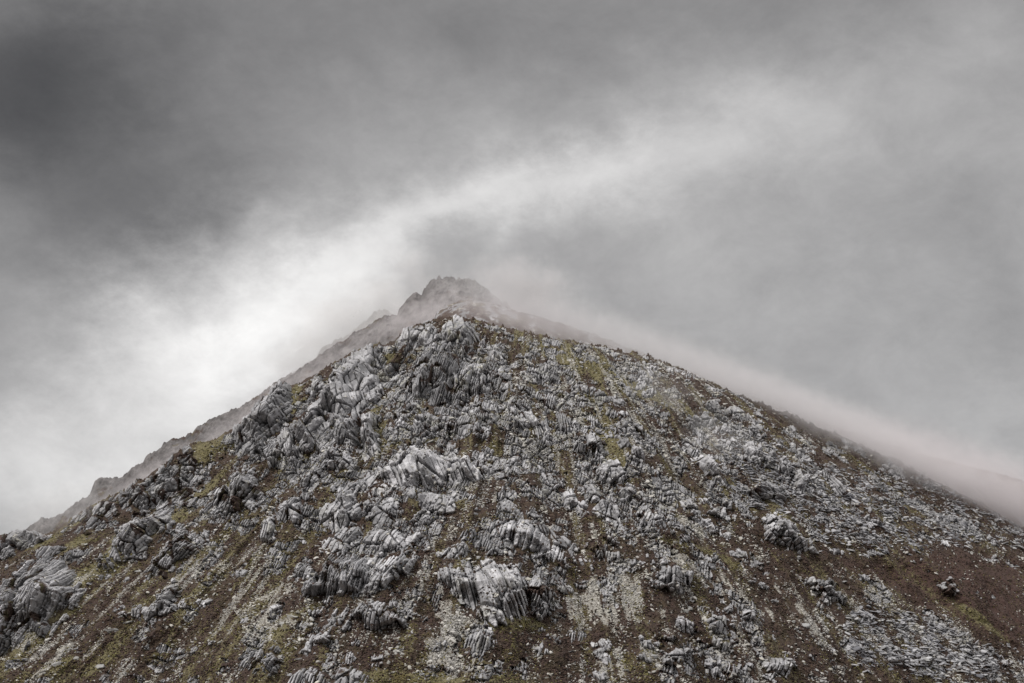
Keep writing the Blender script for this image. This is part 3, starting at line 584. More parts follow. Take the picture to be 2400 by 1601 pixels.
def build_crag(name, label, poly, lean, w, l, veg, tone, lich, rel, seed, small=False, group=None):
    P = np.array(poly, F); x0, y0 = P.min(0); x1, y1 = P.max(0)
    pad = 14
    m = (PX > x0 - pad) & (PX < x1 + pad) & (PY > y0 - pad) & (PY < y1 + pad) & (GT > -22)
    if not m.any(): return None
    r = np.where(m.any(1))[0]; c = np.where(m.any(0))[0]
    si, sj = slice(r[0], r[-1] + 1), slice(c[0], c[-1] + 1)
    px, py = PX[si, sj], PY[si, sj]; x, y, z, b = GX[si, sj], GY[si, sj], GZ[si, sj], B[si, sj]; t = GT[si, sj]
    size = min(x1 - x0, y1 - y0)
    k = 4 if small else 7
    sd = poly_sd(px, py, poly) + fbm(px/(k*2.6), py/(k*2.2), 4, seed*.37, .6)*k*1.9 + (0 if small else (5.0 if x0 < 1500 else 2.0))
    sgn = 1 if lean < 0 else -1
    if l < 12: w = w*(.8 + .75*((seed*.6180339) % 1)); l = l*(.8 + .6*((seed*.7548776) % 1))
    h, crack, rgh, top, (r1, r2, r3, s1, s2, t1) = joint_relief(x, b, lean, w, l, seed, sgn, 1.0)
    sd = sd + (r1 - .5)*k*1.6 + (s1 - .5)*k*1.1
    # overall bulge: leans out from the slope, its foot steep
    hz = (y1 - y0)*.24*1.37; Hm = min(.36*hz, 13.0)*rel
    tt = np.clip((y1 - py)/(y1 - y0), 0, 1)
    tri = np.where(tt < .62, tt/.62, 1 - .75*(tt - .62)/.38)
    edge = np.clip(sd/(.25*size + 3), 0, 1)
    macro = Hm*(edge*(.3 + .7*tri)) + (fbm(x/14, b/14, 2, seed*.5 + 2)*Hm*.9 + (r3 - .5)*min(Hm, 4)*.6)*edge
    foot = sstep(-2.5, 5.5 if not small else 3.5, sd)
    H = (macro + h*rel*.9 + rgh + 1.1)*foot + crack*foot - 2.6*(1 - foot)
    near = sstep(-20, 6, t)
    H = np.where(t < 0, H*near, H)
    keep = sd > (-5.5 if not small else -3.5)
    vy = y - H; 
    lift = np.clip(h*.9 + crack*.6 + rgh, -1.5, 3)*foot*sstep(16, 0, np.abs(t))*.55*rel     # broken skyline
    vz = z + lift
    # vegetation on ledges; the crack term paints shade into deep joints in heather colour
    veg_shade = veg*.9 + VEG1[si, sj]*.9 + (r3 - .5)*.2 - .14 + .30*(1 - foot) + (.2 + .6*veg)*top + .30*(crack < -1.7)
    tn = tone*(.55 + .55*s1 + .34*r2 + .18*t1)
    lc = lich + .25*np.clip(fbm(x/25, b/25, 2, 71), 0, 1)
    # compact
    kq = keep[:-1, :-1] & keep[1:, :-1] & keep[:-1, 1:] & keep[1:, 1:]
    if kq.sum() < 12: return None
    lab = np.where(kq, np.arange(kq.size).reshape(kq.shape) + 1, 0)
    while True:                                   # flood the largest index through touching faces
        m_ = lab.copy()
        for ax in (0, 1):
            for _ in range(1):
                f_ = np.zeros_like(m_)
                if ax: f_[:, 1:] = m_[:, :-1]; g_ = np.zeros_like(m_); g_[:, :-1] = m_[:, 1:]
                else: f_[1:] = m_[:-1]; g_ = np.zeros_like(m_); g_[:-1] = m_[1:]
                m_ = np.where(kq, np.maximum(m_, np.maximum(f_, g_)), 0)
        # pointer jumping: adopt the label of the face that the label names
        fl = np.concatenate([[0], m_.ravel()]); m_ = np.where(kq, np.maximum(m_, fl[m_]), 0)
        if (m_ == lab).all(): break
        lab = m_
    ids, cnt = np.unique(lab[kq], return_counts=True); kq = kq & (lab == ids[np.argmax(cnt)])
    idx = np.full(keep.shape, -1, np.int64); used = np.zeros(keep.shape, bool)
    used[:-1, :-1] |= kq; used[1:, :-1] |= kq; used[:-1, 1:] |= kq; used[1:, 1:] |= kq
    idx[used] = np.arange(used.sum())
    V = np.stack([x[used], vy[used], vz[used]], -1)
    Q = np.stack([idx[:-1, 1:][kq], idx[:-1, :-1][kq], idx[1:, :-1][kq], idx[1:, 1:][kq]], -1)
    org = np.array([V[:, 0].mean(), V[:, 1].mean(), V[:, 2].min()], F)
    o = mesh_from(name, V - org, Q, M_ROCK, True, {'tone': np.stack([tn, veg_shade, lc], -1)[used].astype(F)})
    o.location = org.tolist()
    tag(o, label, 'crag' if not small else 'outcrop', group or 'rock crags on the mountain face')
    rm = ROCKMASK[si, sj]; np.maximum(rm, foot, out=rm)
    sy = SURF_Y[si, sj]; sy[:] = np.where(keep, np.minimum(sy, vy), sy)
    return o
_LABELS = set()
for n, c in enumerate(CR):
    build_crag(*c, seed=n*13 + 5)

# every small thing is named by the crag it lies next to
STOP = {'of','with','on','at','below','above','beside','under','left','right','in','descending','rising','tucked','directly','cut','joining','between','running','split','shaped','seen','high','alone','that','standing','to','down','stepping','lying','along','the','beneath','from','near','next','before','by','and','just'}
NICK = []
for c in CR:
    ws = c[1].split(); k = 1
    while k < len(ws) and ws[k] not in STOP: k += 1
    NICK.append((' '.join(ws[:k]), np.mean(np.array(c[2]), 0)))
_cnt = {}
for n_, p_ in NICK: _cnt[n_] = _cnt.get(n_, 0) + 1
NICK = [q for q in NICK if _cnt[q[0]] == 1 and len(q[0].split()) > 1]
NP = np.array([q[1] for q in NICK])
ORD = ['nearest', 'second', 'third', 'fourth', 'fifth', 'sixth', 'seventh', 'eighth', 'ninth', 'tenth', 'eleventh', 'twelfth', 'thirteenth', 'fourteenth', 'fifteenth', 'sixteenth', 'seventeenth', 'eighteenth', 'nineteenth', 'twentieth']
def name_by_neighbour(objs, what):
    slots = {}
    for o, x, y in objs:
        d = np.hypot(NP[:, 0] - x, NP[:, 1] - y); k = int(np.argmin(d)); dx, dy = x - NP[k, 0], y - NP[k, 1]
        side = ('right of' if dx > 0 else 'left of') if abs(dx) > abs(dy) else ('below' if dy > 0 else 'above')
        slots.setdefault((k, side), []).append((d[k], o))
    for (k, side), li in slots.items():
        li.sort(key=lambda t: t[0])
        for r_, (_, o) in enumerate(li): o['label'] = '%s %s %s the %s' % (ORD[min(r_, 19)], what, side, NICK[k][0])
NEAR_O, NEAR_B = [], []
# small outcrops poking through the heather
def at_index(px, py):
    """grid indices of picture points on the visible face"""
    out = []
    i0 = np.searchsorted(PX[:, NB + 300], px) 
    for q, (x, y) in enumerate(zip(px, py)):
        i = int(np.clip(i0[q], 1, len(U) - 2))
        for _ in range(2):
            j = NB + int(np.argmin(np.abs(PY[i, NB:NB + NR] - y)))
            i = int(np.clip(i + np.searchsorted(PX[max(0, i-60):i+60, j], x) - min(i, 60), 1, len(U) - 2))
        out.append((i, j))
    return np.array(out)
def sample_picture(n, dens, seed):
    """n grid indices on the face with even spread over the photo times a density map"""
    r = np.random.RandomState(seed)
    area = np.abs(np.gradient(PX, axis=0)*np.gradient(PY, axis=1))
    wgt = np.clip(area*dens, 0, None)*(PX > -160)*(PX < 2560)*(PY < 1650)*(GT >= 0.0)*(GT < 900)
    wgt[:, :NB + 1] = 0; wgt[:, NB + NR:] = 0
    cdf = np.cumsum(wgt.ravel().astype(np.float64)); v = r.rand(n)*cdf[-1]
    k = np.searchsorted(cdf, v); return k // PX.shape[1], k % PX.shape[1]
dens = (1 - ROCKMASK)*(.35 + 1.2*mid*sstep(1200, 900, PY) + .55*upright + .5*centre + .5*sstep(0, .3, fbm(GX/40, B/30, 3, 91)))*(1 - .75*hs)*(1 - np.clip(grav*1.5, 0, .8))*(1 - .8*np.clip(grass, 0, 1))*sstep(8, 30, GT)
oi, oj = sample_picture(290, dens, 5)
rr = np.random.RandomState(3)
for n in range(len(oi)):
    cx, cy = float(PX[oi[n], oj[n]]), float(PY[oi[n], oj[n]])
    if cx < -10 or cx > 2410 or cy > 1600: continue
    s = rr.uniform(8, 20)*(1.2 if cy < 1150 else 1); asp = rr.uniform(1.0, 1.9); rot = rr.uniform(-.2, .8)*(1 if cx > 1050 else -1)
    poly = []
    for k in range(7):
        a = 2*math.pi*k/7; q = s*rr.uniform(.7, 1.1); X_, Y_ = math.cos(a)*q*asp, math.sin(a)*q*.75
        poly.append((cx + X_*math.cos(rot) - Y_*math.sin(rot), cy + X_*math.sin(rot) + Y_*math.cos(rot)))
    so_ = build_crag('small_outcrop', 'small low outcrop of broken grey rock poking through the heather', poly, rr.uniform(5, 28) if cx < 1400 else rr.uniform(-35, 25), 1.25, rr.uniform(3, 5), .2, rr.uniform(.88, 1.08), .3 if cy < 1000 else .08, .8, 4000 + n*7, True, 'small outcrops in the heather')
    if so_: NEAR_O.append((so_, cx, cy))
name_by_neighbour(NEAR_O, 'small grey outcrop')

# ------------------------------------------------------------------ loose stones
def ico(sub=0):
    t = (1 + 5**.5)/2
    v = np.array([(-1,t,0),(1,t,0),(-1,-t,0),(1,-t,0),(0,-1,t),(0,1,t),(0,-1,-t),(0,1,-t),(t,0,-1),(t,0,1),(-t,0,-1),(-t,0,1)], float)
    v /= np.linalg.norm(v, axis=1)[:, None]
    f = [(0,11,5),(0,5,1),(0,1,7),(0,7,10),(0,10,11),(1,5,9),(5,11,4),(11,10,2),(10,7,6),(7,1,8),(3,9,4),(3,4,2),(3,2,6),(3,6,8),(3,8,9),(4,9,5),(2,4,11),(6,2,10),(8,6,7),(9,8,1)]
    v = [tuple(p) for p in v]
    for _ in range(sub):
        nf = []; cache = {}
        def mid_(a, b):
            k = (min(a, b), max(a, b))
            if k not in cache:
                p = np.array(v[a]) + np.array(v[b]); p /= np.linalg.norm(p); v.append(tuple(p)); cache[k] = len(v) - 1
            return cache[k]
        for a, b, c in f:
            x, y, z = mid_(a, b), mid_(b, c), mid_(c, a); nf += [(a, x, z), (b, y, x), (c, z, y), (x, y, z)]
        f = nf
    return np.array(v), np.array(f)
def chunk(V, rs, planes=7):
    """cut a ball with random planes into an angular stone"""
    V = V.copy()
    for _ in range(planes):
        n = rs.normal(size=3); n /= np.linalg.norm(n); d = rs.uniform(.28, .75)
        k = V @ n; V = np.where((k > d)[:, None], V - (k - d)[:, None]*n, V)
    return V/np.abs(V).max(0)
ICO0, F0 = ico(0); ICO1, F1 = ico(1); ICO2, F2 = ico(2)
rs = np.random.RandomState(21)
SHAPES = [chunk(ICO1, rs, 6) for _ in range(14)]
def rotmats(yaw, pitch, roll):
    cy, sy, cp, sp, cr, sr = np.cos(yaw), np.sin(yaw), np.cos(pitch), np.sin(pitch), np.cos(roll), np.sin(roll)
    Rz = np.zeros((len(yaw), 3, 3)); Rz[:, 0, 0] = cy; Rz[:, 0, 1] = -sy; Rz[:, 1, 0] = sy; Rz[:, 1, 1] = cy; Rz[:, 2, 2] = 1
    Rx = np.zeros_like(Rz); Rx[:, 0, 0] = 1; Rx[:, 1, 1] = cp; Rx[:, 1, 2] = -sp; Rx[:, 2, 1] = sp; Rx[:, 2, 2] = cp
    Ry = np.zeros_like(Rz); Ry[:, 1, 1] = 1; Ry[:, 0, 0] = cr; Ry[:, 0, 2] = sr; Ry[:, 2, 0] = -sr; Ry[:, 2, 2] = cr
    return Rz @ Rx @ Ry
def stones(name, i, j, size, flat, mat, label, cat, seed, roll0=0.0, pitch0=.6, spread=.45, tri=F1, elong=(.9, 1.7)):
    r = np.random.RandomState(seed); n = len(i)
    P = np.stack([GX[i, j], SURF_Y[i, j], SURF_Z[i, j]], -1) + r.normal(0, .12, (n, 3))
    ex, ey, ez = size*r.uniform(elong[0], elong[1], n), size*r.uniform(.7, 1.2, n), size*flat*r.uniform(.7, 1.4, n)
    R = rotmats(r.normal(0, .7, n), pitch0 + r.normal(0, spread, n), roll0 + r.normal(0, spread, n))
    sh = r.randint(0, len(SHAPES), n); nv = len(ICO1)
    V = np.empty((n, nv, 3), F)
    for s in range(len(SHAPES)):
        m = sh == s
        if m.any(): V[m] = np.einsum('nij,nkj->nki', R[m], SHAPES[s][None]*np.stack([ex, ey, ez], -1)[m][:, None, :]) + P[m][:, None, :]
    Q = (tri[None] + (np.arange(n)*nv)[:, None, None]).reshape(-1, 3)
    o = mesh_from(name, V.reshape(-1, 3), Q, mat, False, None, 3)
    return tag(o, label, cat, None, 'stuff')
# gravel and fist-to-head sized rubble, pale
sm = sstep(0, .35, fbm(GX/7, B/5, 3, 101)) 
d1 = (np.clip(grav, 0, .7)*2.4 + .18 + .5*upright + .35*mid*sstep(1150, 950, PY) + .25*sm)*(1 - .93*ROCKMASK)*(1 - .75*hs)*(1 - .6*np.clip(grass, 0, 1))*(.4 + sm)
d1 = d1*(.25 + 1.5*sstep(.0, .4, streak) + 1.2*np.clip(grav, 0, .6) + .5*lowleft)
i, j = sample_picture(40000, d1, 31)
stones('gravel_and_rubble', i, j, .20 + .32*rs.rand(len(i))**2, .55, M_STONE, 'pale gravel and small rubble strewn down the slope in streaks', 'rubble', 1)
d2 = (.25 + .5*np.clip(grav, 0, .6) + .9*upright + .6*mid*sstep(1250, 950, PY) + .8*sstep(0, .3, fbm(GX/22, B/15, 3, 111)))*(1 - .8*ROCKMASK)*(1 - .7*hs)*(1 - .6*np.clip(grass, 0, 1))*(.25 + sm)
d2 = d2*(.3 + 1.3*sstep(-.05, .35, streak) + .8*sstep(0, .3, bn))
i, j = sample_picture(13000, d2, 32)
stones('loose_stones', i, j, .40 + .75*rs.rand(len(i))**2.2, .5, M_STONE, 'grey stones lying loose in the heather all over the slope', 'stones', 2)
# heather bushes and grass tussocks as real clumps
def clumps(name, n, dens, size, mat, label, cat, seed):
    i, j = sample_picture(n, dens, seed); r = np.random.RandomState(seed); n = len(i)
    P = np.stack([GX[i, j], SURF_Y[i, j], SURF_Z[i, j]], -1) + r.normal(0, .2, (n, 3))
    s = size*r.uniform(.55, 1.35, n)
    base = ICO0[None]*(1 + .30*r.normal(size=(n, 12, 1)))
    V = base*np.stack([s*1.2, s, s*r.uniform(.5, .9, n)], -1)[:, None, :]
    R = rotmats(r.uniform(-3, 3, n), .5 + r.normal(0, .2, n), r.normal(0, .2, n))
    V = np.einsum('nij,nkj->nki', R, V) + P[:, None, :]
    Q = (F0[None] + (np.arange(n)*12)[:, None, None]).reshape(-1, 3)
    return tag(mesh_from(name, V.reshape(-1, 3), Q, mat, False, None, 3), label, cat, None, 'stuff')
def plant_material(name, a, b, c):
    s = NT(name); r = s.geo.outputs['Random Per Island']
    col = s.mix(r, a, b); col = s.mix(s.math('MULTIPLY', s.ramp(s.noise(.14, 6, .7), .46, .62), .8), col, c)
    return s.finish(col, .95)
M_HEATH = plant_material('heather_bush', (.018, .013, .012), (.090, .058, .047), (.052, .042, .026))
M_TUFT = plant_material('grass_tussock', (.055, .050, .022), (.20, .18, .075), (.11, .085, .035))
hd = (1 - .9*ROCKMASK)*(1 - np.clip(grav*1.3, 0, .9))*(1 - .7*np.clip(grass, 0, 1))*(1 - .6*bed)*(.35 + sstep(-.3, .3, fbm(GX/9, B/6, 4, 171)))
clumps('heather_bushes', 70000, hd, .42, M_HEATH, 'dark brown heather bushes covering the slope between the rocks', 'heather', 61)
gd = (.05 + np.clip(grass, 0, 1.2))*(1 - .95*ROCKMASK)*(1 - .6*bed)*(.2 + sstep(-.2, .3, fbm(GX/4, B/3, 3, 173)))
clumps('grass_tussocks', 26000, gd, .34, M_TUFT, 'yellow green grass tussocks on ledges and in damp hollows', 'grass', 62)
# slab fields
SLABS = [([(2010,1425),(2060,1420),(2150,1450),(2240,1485),(2340,1535),(2330,1565),(2200,1575),(2060,1560),(2010,1530),(1990,1470)], 3000, .95, 'field of pale flat slabs lying in the lower right corner', .25),
 ([(1850,1060),(1960,1085),(2060,1110),(2180,1130),(2290,1180),(2400,1250),(2400,1275),(2250,1262),(2100,1292),(1985,1290),(1930,1230),(1880,1160)], 5200, .90, 'boulder field of flat grey blocks on the upper right flank', .35),
 ([(1690,1010),(1760,1010),(1850,1050),(1860,1120),(1960,1290),(1900,1250),(1830,1190),(1740,1180),(1700,1100)], 2000, .85, 'jumbled flat blocks between the cliffs of the right face', .35),
 ([(2230,1540),(2400,1560),(2400,1620),(2280,1610)], 500, .8, 'scattered flat slabs at the bottom right corner', .25)]
slabmask = np.zeros(PX.shape, F)
for n, (p, cnt, sz, lab, roll) in enumerate(SLABS):
    x0, y0 = np.array(p).min(0); x1, y1 = np.array(p).max(0)
    m = (PX > x0 - 20) & (PX < x1 + 20) & (PY > y0 - 20) & (PY < y1 + 20)
    dd = np.zeros(PX.shape, F); dd[m] = sstep(-14, 10, poly_sd(PX[m], PY[m], p) + fbm(PX[m]/24, PY[m]/16, 3, 120 + n)*34)
    slabmask = np.maximum(slabmask, dd)
    dd *= (.12 + sstep(-.2, .25, fbm(GX/8, B/4, 3, 130 + n)))*(1 - .7*ROCKMASK)
    i, j = sample_picture(cnt, dd, 40 + n)
    stones('slab_field', i, j, sz*(.42 + 1.7*rs.rand(len(i))**3.2), .30, M_SLAB, lab, 'slab field', 10 + n, roll0=roll, pitch0=.3, spread=.32, elong=(1.0, 2.3))

# ------------------------------------------------------------------ boulders one by one
def boulder_mesh(seed, flat):
    r = np.random.RandomState(seed); V = chunk(ICO2, r, 13)
    V = V + .03*r.normal(size=V.shape); V = V*np.array([1.25, .9, flat])
    me = bpy.data.meshes.new('boulder'); n = len(V); me.vertices.add(n); me.vertices.foreach_set('co', V.astype(F).ravel())
    m = len(F2); me.loops.add(m*3); me.loops.foreach_set('vertex_index', F2.astype(np.int32).ravel())
    me.polygons.add(m); me.polygons.foreach_set('loop_start', np.arange(0, m*3, 3, dtype=np.int32)); me.polygons.foreach_set('loop_total', np.full(m, 3, np.int32))
    me.update(calc_edges=True); me.materials.append(M_BOULDER); return me
BM = [boulder_mesh(70 + k, f) for k, f in enumerate((.55, .7, .4, .5, .62, .45, .75, .5, .38, .6))]
def boulder(i, j, s, k, label, group=None, rot=None, sink=.38):
    o = bpy.data.objects.new('boulder', BM[k % len(BM)]); COL.objects.link(o)
    o.location = (float(GX[i, j]), float(SURF_Y[i, j]), float(SURF_Z[i, j]) + s*.25 - sink*s)
    o.scale = (s, s, s); o.rotation_euler = rot or (.45 + rr.uniform(-.3, .3), rr.uniform(-.4, .4), rr.uniform(-3, 3))
    tag(o, label, 'boulder', group); return o
BIG = [(485,1148,28,'large flat pale boulder on the grass terrace, left slope'),(434,1168,22,'pale boulder at the top of the left rock rib beside grass'),(649,1145,20,'lone flat slab lying on stony ground left of centre'),
 (268,1477,34,'broad flat boulder with a sharp end in the lower left heather'),(306,1458,22,'rounded boulder just right of the broad flat boulder'),(297,1446,18,'pale boulder on top of the lower left trio'),(150,1495,14,'small pink grey boulder under the massive left crag'),
 (231,1561,24,'long slanting boulder near the bottom left corner'),(182,1541,18,'tilted boulder in heather near the bottom left'),(140,1559,20,'flat pale boulder low in the left corner'),(120,1592,18,'pair shaped boulder on the bottom edge at left'),
 (323,1338,24,'flat slab resting in heather below the grassy hollow'),(203,1277,16,'dark flat boulder at the rim of the grassy hollow'),(540,1272,16,'rounded boulder on open heather left of the slope centre'),(474,1344,12,'pinkish boulder on the left slope stones'),
 (1004,1029,22,'pale flat boulder on the stony path above the huge slab'),(1030,1035,10,'small round boulder near the pale flat boulder above the slab'),(1291,957,24,'long pale slab lying on the upper right of centre'),(1545,1188,26,'big pale rounded boulder above the hunched crag'),
 (1275,1145,20,'square pale block at the upper left of the block chain'),(1117,1309,18,'upright pale block on grass above the giant striped face'),(869,1405,24,'pale domed boulder below the twin headed slab'),(1081,1411,18,'dark boulder at the foot of the giant face, left side'),
 (694,1541,18,'round grey boulder below the pinkish whaleback'),(920,1571,16,'pale flat boulder low in the heather near bottom centre'),(762,1564,16,'dark slab on the grassy bank at the bottom'),(682,1442,22,'dark flat boulder in the slab cluster left of the grass streak'),
 (660,1460,18,'flat bluish boulder below the slab cluster'),(1615,1422,20,'thin pale slab standing in rubble, lower right'),(1605,1432,16,'flat block left of the thin pale slab'),(1737,1300,18,'upright pale block in heather right of the straight wall'),
 (1883,1462,26,'long white slab lying in the right hand scree'),(2170,1543,20,'pale pointed block at the end of the level ledge'),(1912,1385,20,'large pale block on the tumbled right crag'),(1980,1360,20,'tall rounded boulder above the lower slab field'),
 (1650,1003,20,'pale block below the black looking outcrop'),(1880,1268,20,'rounded pale block low on the bouldery spur'),(2070,1185,16,'light block standing up in the boulder field'),(2035,1238,18,'light squarish block at the lower edge of the boulder field'),(1530,1540,14,'white boulder left of the round crumpled boss'),(1540,1562,14,'pale boulder under the round crumpled boss'),
 (1515,1040,16,'flat grey boulder beside the green strip'),(1910,1568,14,'pale cube shaped boulder in the lower right scree'),(1465,1570,12,'pale boulder in the bottom scree fan'),(2250,1570,20,'long flat slab right of the level ledge')]
idx = at_index([b[0] for b in BIG], [b[1] for b in BIG])
for n, (x, y, wpx, lab) in enumerate(BIG):
    i, j = idx[n]; s = wpx*.24/2*.92
    boulder(i, j, s, n, lab, 'large boulders', (.35 + rr.uniform(-.15, .15), rr.uniform(-.1, .3)*(1 if x < 1050 else -1)*-1, rr.uniform(-.4, .4)))
dB = (.3 + .5*sstep(0, .3, fbm(GX/30, B/20, 3, 141)) + .3*upright)*(1 - .85*ROCKMASK)*(1 - .85*hs)*(1 - slabmask*.7)*sstep(10, 30, GT)
i, j = sample_picture(250, dB, 51)
for n in range(len(i)):
    if not (0 < PX[i[n], j[n]] < 2400 and PY[i[n], j[n]] < 1598): continue
    bo_ = boulder(i[n], j[n], rr.uniform(.7, 1.5), n, 'small pale grey boulder lying among heather and stones on the slope', 'small boulders on the slope')
    NEAR_B.append((bo_, PX[i[n], j[n]], PY[i[n], j[n]]))
name_by_neighbour(NEAR_B, 'small loose boulder')

# ------------------------------------------------------------------ further ridges
def far_ridge(name, label, pts, dist, slope, u0, u1, ncol, nrow, jag, seed, cat='ridge', depth=200, mat=None):
    pts = np.array(pts, float); cu, ce = ue(*pts.T)
    u = np.linspace(u0, u1, ncol)[:, None]; t = np.concatenate([-np.linspace(1, 0, 12)[:-1]**1.5*80, np.linspace(0, 1, nrow)**1.3*depth])[None, :]
    e = np.interp(u[:, 0], cu, ce)[:, None]; y = dist - t; zc = e*dist
    es = sum(np.interp(u[:, 0] + k*.0028, cu, ce) for k in (-2,-1,0,1,2))[:, None]/5*dist
    z = es - np.where(t > 0, t*slope + (t*t/300 if mat else 0), t*t/12.0) + (zc - es)*np.exp(-np.abs(t)/np.where(t > 0, 45, 200))
    x = u*y; 
    nz = fbm(x/9, z/9, 5, seed, .6)*jag*2.4 + np.abs(fbm(x/26, z/40, 3, seed + 4))*jag*2.5
    y2 = y - nz*sstep(0, 10, t) 
    z2 = z + (fbm(x/7, t/9 + 0*x, 5, seed + 9, .65)*jag*1.1 + fbm(x/2.6, t/3 + 0*x, 3, seed + 12)*jag*.9 + (np.abs(fbm(x/7.5, t/30 + 0*x, 2, seed + 14)) - .12)*jag*3.0)*np.exp(-np.abs(t)/25)
    z2 = z2 - 160*(sstep(.025, 0, u - u0) + sstep(.025, 0, u1 - u))
    n, m = x.shape; k = np.arange(n*m).reshape(n, m)
    V = np.stack([x, y2, z2], -1).reshape(-1, 3)
    Q = np.stack([k[:-1, 1:], k[:-1, :-1], k[1:, :-1], k[1:, 1:]], -1).reshape(-1, 4)
    tn = np.stack([.8 + .5*fbm(x/4, z/4, 3, seed + 20), .30 + (fbm(x/8, t/9 + 0*x, 5, seed + 21, .7)*1.0 if mat else fbm(x/20, z/12, 4, seed + 21)*1.2) - (.12 - .25*sstep(.03, -.02, u) if mat else .22), 0*x], -1).reshape(-1, 3).astype(F)
    cv = np.stack([.25 + fbm(x/30, t/20 + 0*x, 3, seed + 31)*.5, .12 + fbm(x/6, t/8 + 0*x, 5, seed + 32, .75)*.8, .5 + 0*x], -1).reshape(-1, 3).astype(F)
    o = mesh_from(name, V, Q, mat or M_FAR, True, {'tone': tn, 'cover': cv}); tag(o, label, None, None, 'structure'); return o
far_ridge('upper_shoulder', 'broad heather shoulder rising into the mist behind the summit crags',
 [(850,860),(960,790),(1015,742),(1032,727),(1050,716),(1075,706),(1097,702),(1130,707),(1180,720),(1250,738),(1320,760),(1400,788),(1500,826),(1600,864),(1700,905),(1800,944),(1911,984),(2013,1020),(2166,1068),(2300,1100),(2400,1128),(2700,1230)], 1130, .46, -.08, .47, 1300, 200, 1.0, 201, depth=210, mat=M_GROUND)
far_ridge('pinnacle_ridge', 'jagged ridge of dark pinnacles half lost in mist left of the summit',
 [(560,1050),(700,935),(800,850),(839,818),(858,802),(876,784),(884,770),(892,760),(900,748),(905,744),(914,750),(924,745),(931,743),(935,727),(944,720),(950,708),(960,700),(966,690),(975,683),(982,690),(989,695),(994,680),(1004,664),(1018,653),(1030,650),(1046,652),(1056,649),(1070,653),(1080,652),(1100,657),(1118,662),(1135,672),(1150,686),(1170,705),(1230,740),(1330,780),(1500,850)], 1350, 1.1, -.22, .14, 900, 160, 2.3, 202, depth=190)
far_ridge('lower_left_ridge', 'dim rocky ridge sloping down to the left behind the mountain',
 [(-200,1330),(0,1262),(60,1240),(95,1218),(130,1212),(150,1200),(180,1178),(220,1152),(255,1137),(270,1126),(300,1106),(330,1086),(350,1066),(372,1052),(390,1036),(405,1026),(417,1030),(430,1027),(447,1018),(470,995),(500,978),(530,968),(560,955),(600,930),(640,908),(670,890),(700,868),(740,838),(800,800),(900,740)], 1550, .9, -.42, -.05, 900, 120, 2.2, 203, depth=220)
far_ridge('distant_ridge', 'faint farthest ridge fading into cloud on the left',
 [(300,1120),(560,960),(650,893),(690,873),(740,838),(758,812),(780,803),(810,790),(840,766),(862,746),(885,728),(905,726),(930,745),(980,790),(1060,830)], 2100, .8, -.32, -.02, 700, 90, 2.2, 204, depth=240)

# ------------------------------------------------------------------ valley floor
me = bpy.data.meshes.new('ground'); R_ = 9000
me.from_pydata([(-R_, -R_, -3), (R_, -R_, -3), (R_, R_, -3), (-R_, R_, -3)], [], [(0, 1, 2, 3)]); me.materials.append(M_GROUND)
g = bpy.data.objects.new('ground', me); COL.objects.link(g); tag(g, 'flat moorland valley floor below the mountain', kind='structure')

# ------------------------------------------------------------------ mist
def mist_material(name, dens, edge0, noise_scale, amount, color, seed):
    m = bpy.data.materials.new(name); m.use_nodes = True; t = m.node_tree; t.nodes.clear(); N, L = t.nodes, t.links
    out = N.new('ShaderNodeOutputMaterial'); v = N.new('ShaderNodeVolumePrincipled'); L.new(v.outputs[0], out.inputs['Volume'])
    v.inputs['Color'].default_value = color + (1,); v.inputs['Anisotropy'].default_value = 0.0
    tc = N.new('ShaderNodeTexCoord'); ln = N.new('ShaderNodeVectorMath'); ln.operation = 'LENGTH'; L.new(tc.outputs['Object'], ln.inputs[0])
    g = N.new('ShaderNodeNewGeometry')
    n = N.new('ShaderNodeTexNoise'); L.new(g.outputs['Position'], n.inputs['Vector']); n.inputs['Scale'].default_value = noise_scale; n.inputs['Detail'].default_value = 4; n.inputs['Roughness'].default_value = .6
    n.noise_dimensions = '4D'; n.inputs['W'].default_value = seed
    a = N.new('ShaderNodeMath'); a.operation = 'MULTIPLY_ADD'; L.new(n.outputs['Fac'], a.inputs[0]); a.inputs[1].default_value = amount; L.new(ln.outputs['Value'], a.inputs[2])
    r = N.new('ShaderNodeMapRange'); r.interpolation_type = 'SMOOTHSTEP'; L.new(a.outputs[0], r.inputs[0])
    r.inputs[1].default_value = 1.0 + amount*.36; r.inputs[2].default_value = edge0 + amount*.36; r.inputs[3].default_value = 0; r.inputs[4].default_value = dens
    L.new(r.outputs[0], v.inputs['Density']); return m
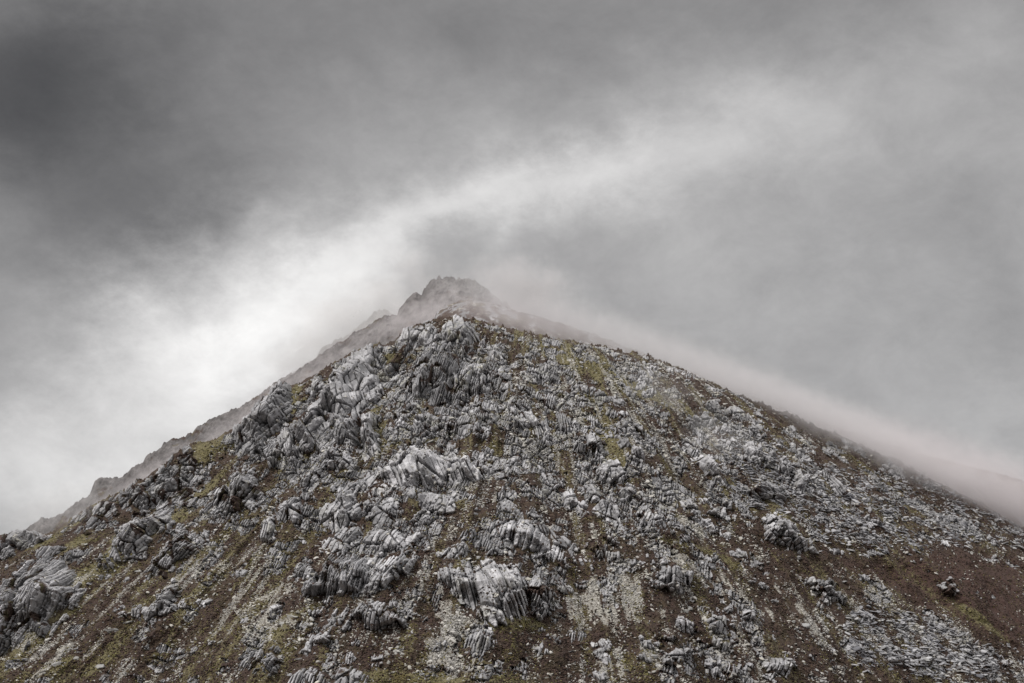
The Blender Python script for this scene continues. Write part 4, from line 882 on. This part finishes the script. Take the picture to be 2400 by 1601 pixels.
def mist(label, px, py, dist, rx, ry, rz, rot, dens, amount=1.4, edge0=.15, ns=None, color=(.99, .975, .975)):
    u, e = ue(px, py); c = (float(u)*dist, dist, float(e)*dist)
    V = ICO2*1.02
    o = mesh_from('mist', V, F2, mist_material('mist_vapour', dens, edge0, ns or 2.2/max(rz, 20), amount, color, px*.01), False, None, 3)
    o.location = c; o.scale = (rx, ry, rz); o.rotation_euler = (0, math.radians(rot), 0)
    tag(o, label, None, None, 'stuff')
PINK = (.96, .905, .92)
GREY = (.86, .84, .85); DUSK = (.90, .845, .86)
mist('bank of mist rolling over the right hand shoulder', 1480, 812, 1010, 300, 75, 19, 21, .022, amount=.8, edge0=0, color=GREY)
mist('pinkish mist lying along the right skyline', 2000, 1030, 1005, 260, 70, 24, 24, .034, amount=.8, edge0=0, color=DUSK)
mist('low cloud drifting along the far right flank', 2330, 1150, 1040, 210, 70, 38, 22, .045, amount=.8, edge0=0, color=DUSK)
mist('soft mist fringe over the upper right slope', 1800, 940, 970, 270, 70, 24, 24, .022, amount=1.1, edge0=0, color=GREY)
mist('thin mist over the heather shoulder behind the summit', 1220, 745, 1000, 130, 50, 22, 14, .026, edge0=0, color=DUSK)
mist('mist in front of the pinnacle ridge', 985, 745, 1190, 75, 45, 26, -20, .030, edge0=0, color=PINK)
mist('mist pouring down behind the left skyline', 640, 960, 1230, 210, 60, 26, -38, .024, edge0=0, color=PINK)
mist('cloud hiding the back of the highest pinnacles', 1225, 675, 1300, 80, 70, 46, 15, .05, edge0=0, color=GREY)
mist('cloud between the pinnacle ridge and the farthest ridge', 820, 760, 1760, 200, 90, 80, -35, .020)
mist('mist at the foot of the lower left ridge', 330, 1150, 1260, 150, 60, 24, -35, .022, edge0=0, color=PINK)
mist('thin wisp of mist crossing the right face', 1550, 935, 850, 44, 22, 34, 40, .013, 2.0)
mist('thin wisp of mist drifting below the black outcrop', 1680, 1040, 830, 44, 20, 32, 30, .013, 2.0)
mist('thin mist around the far left skyline crag', 130, 1190, 800, 55, 30, 20, -25, .016, 1.6)
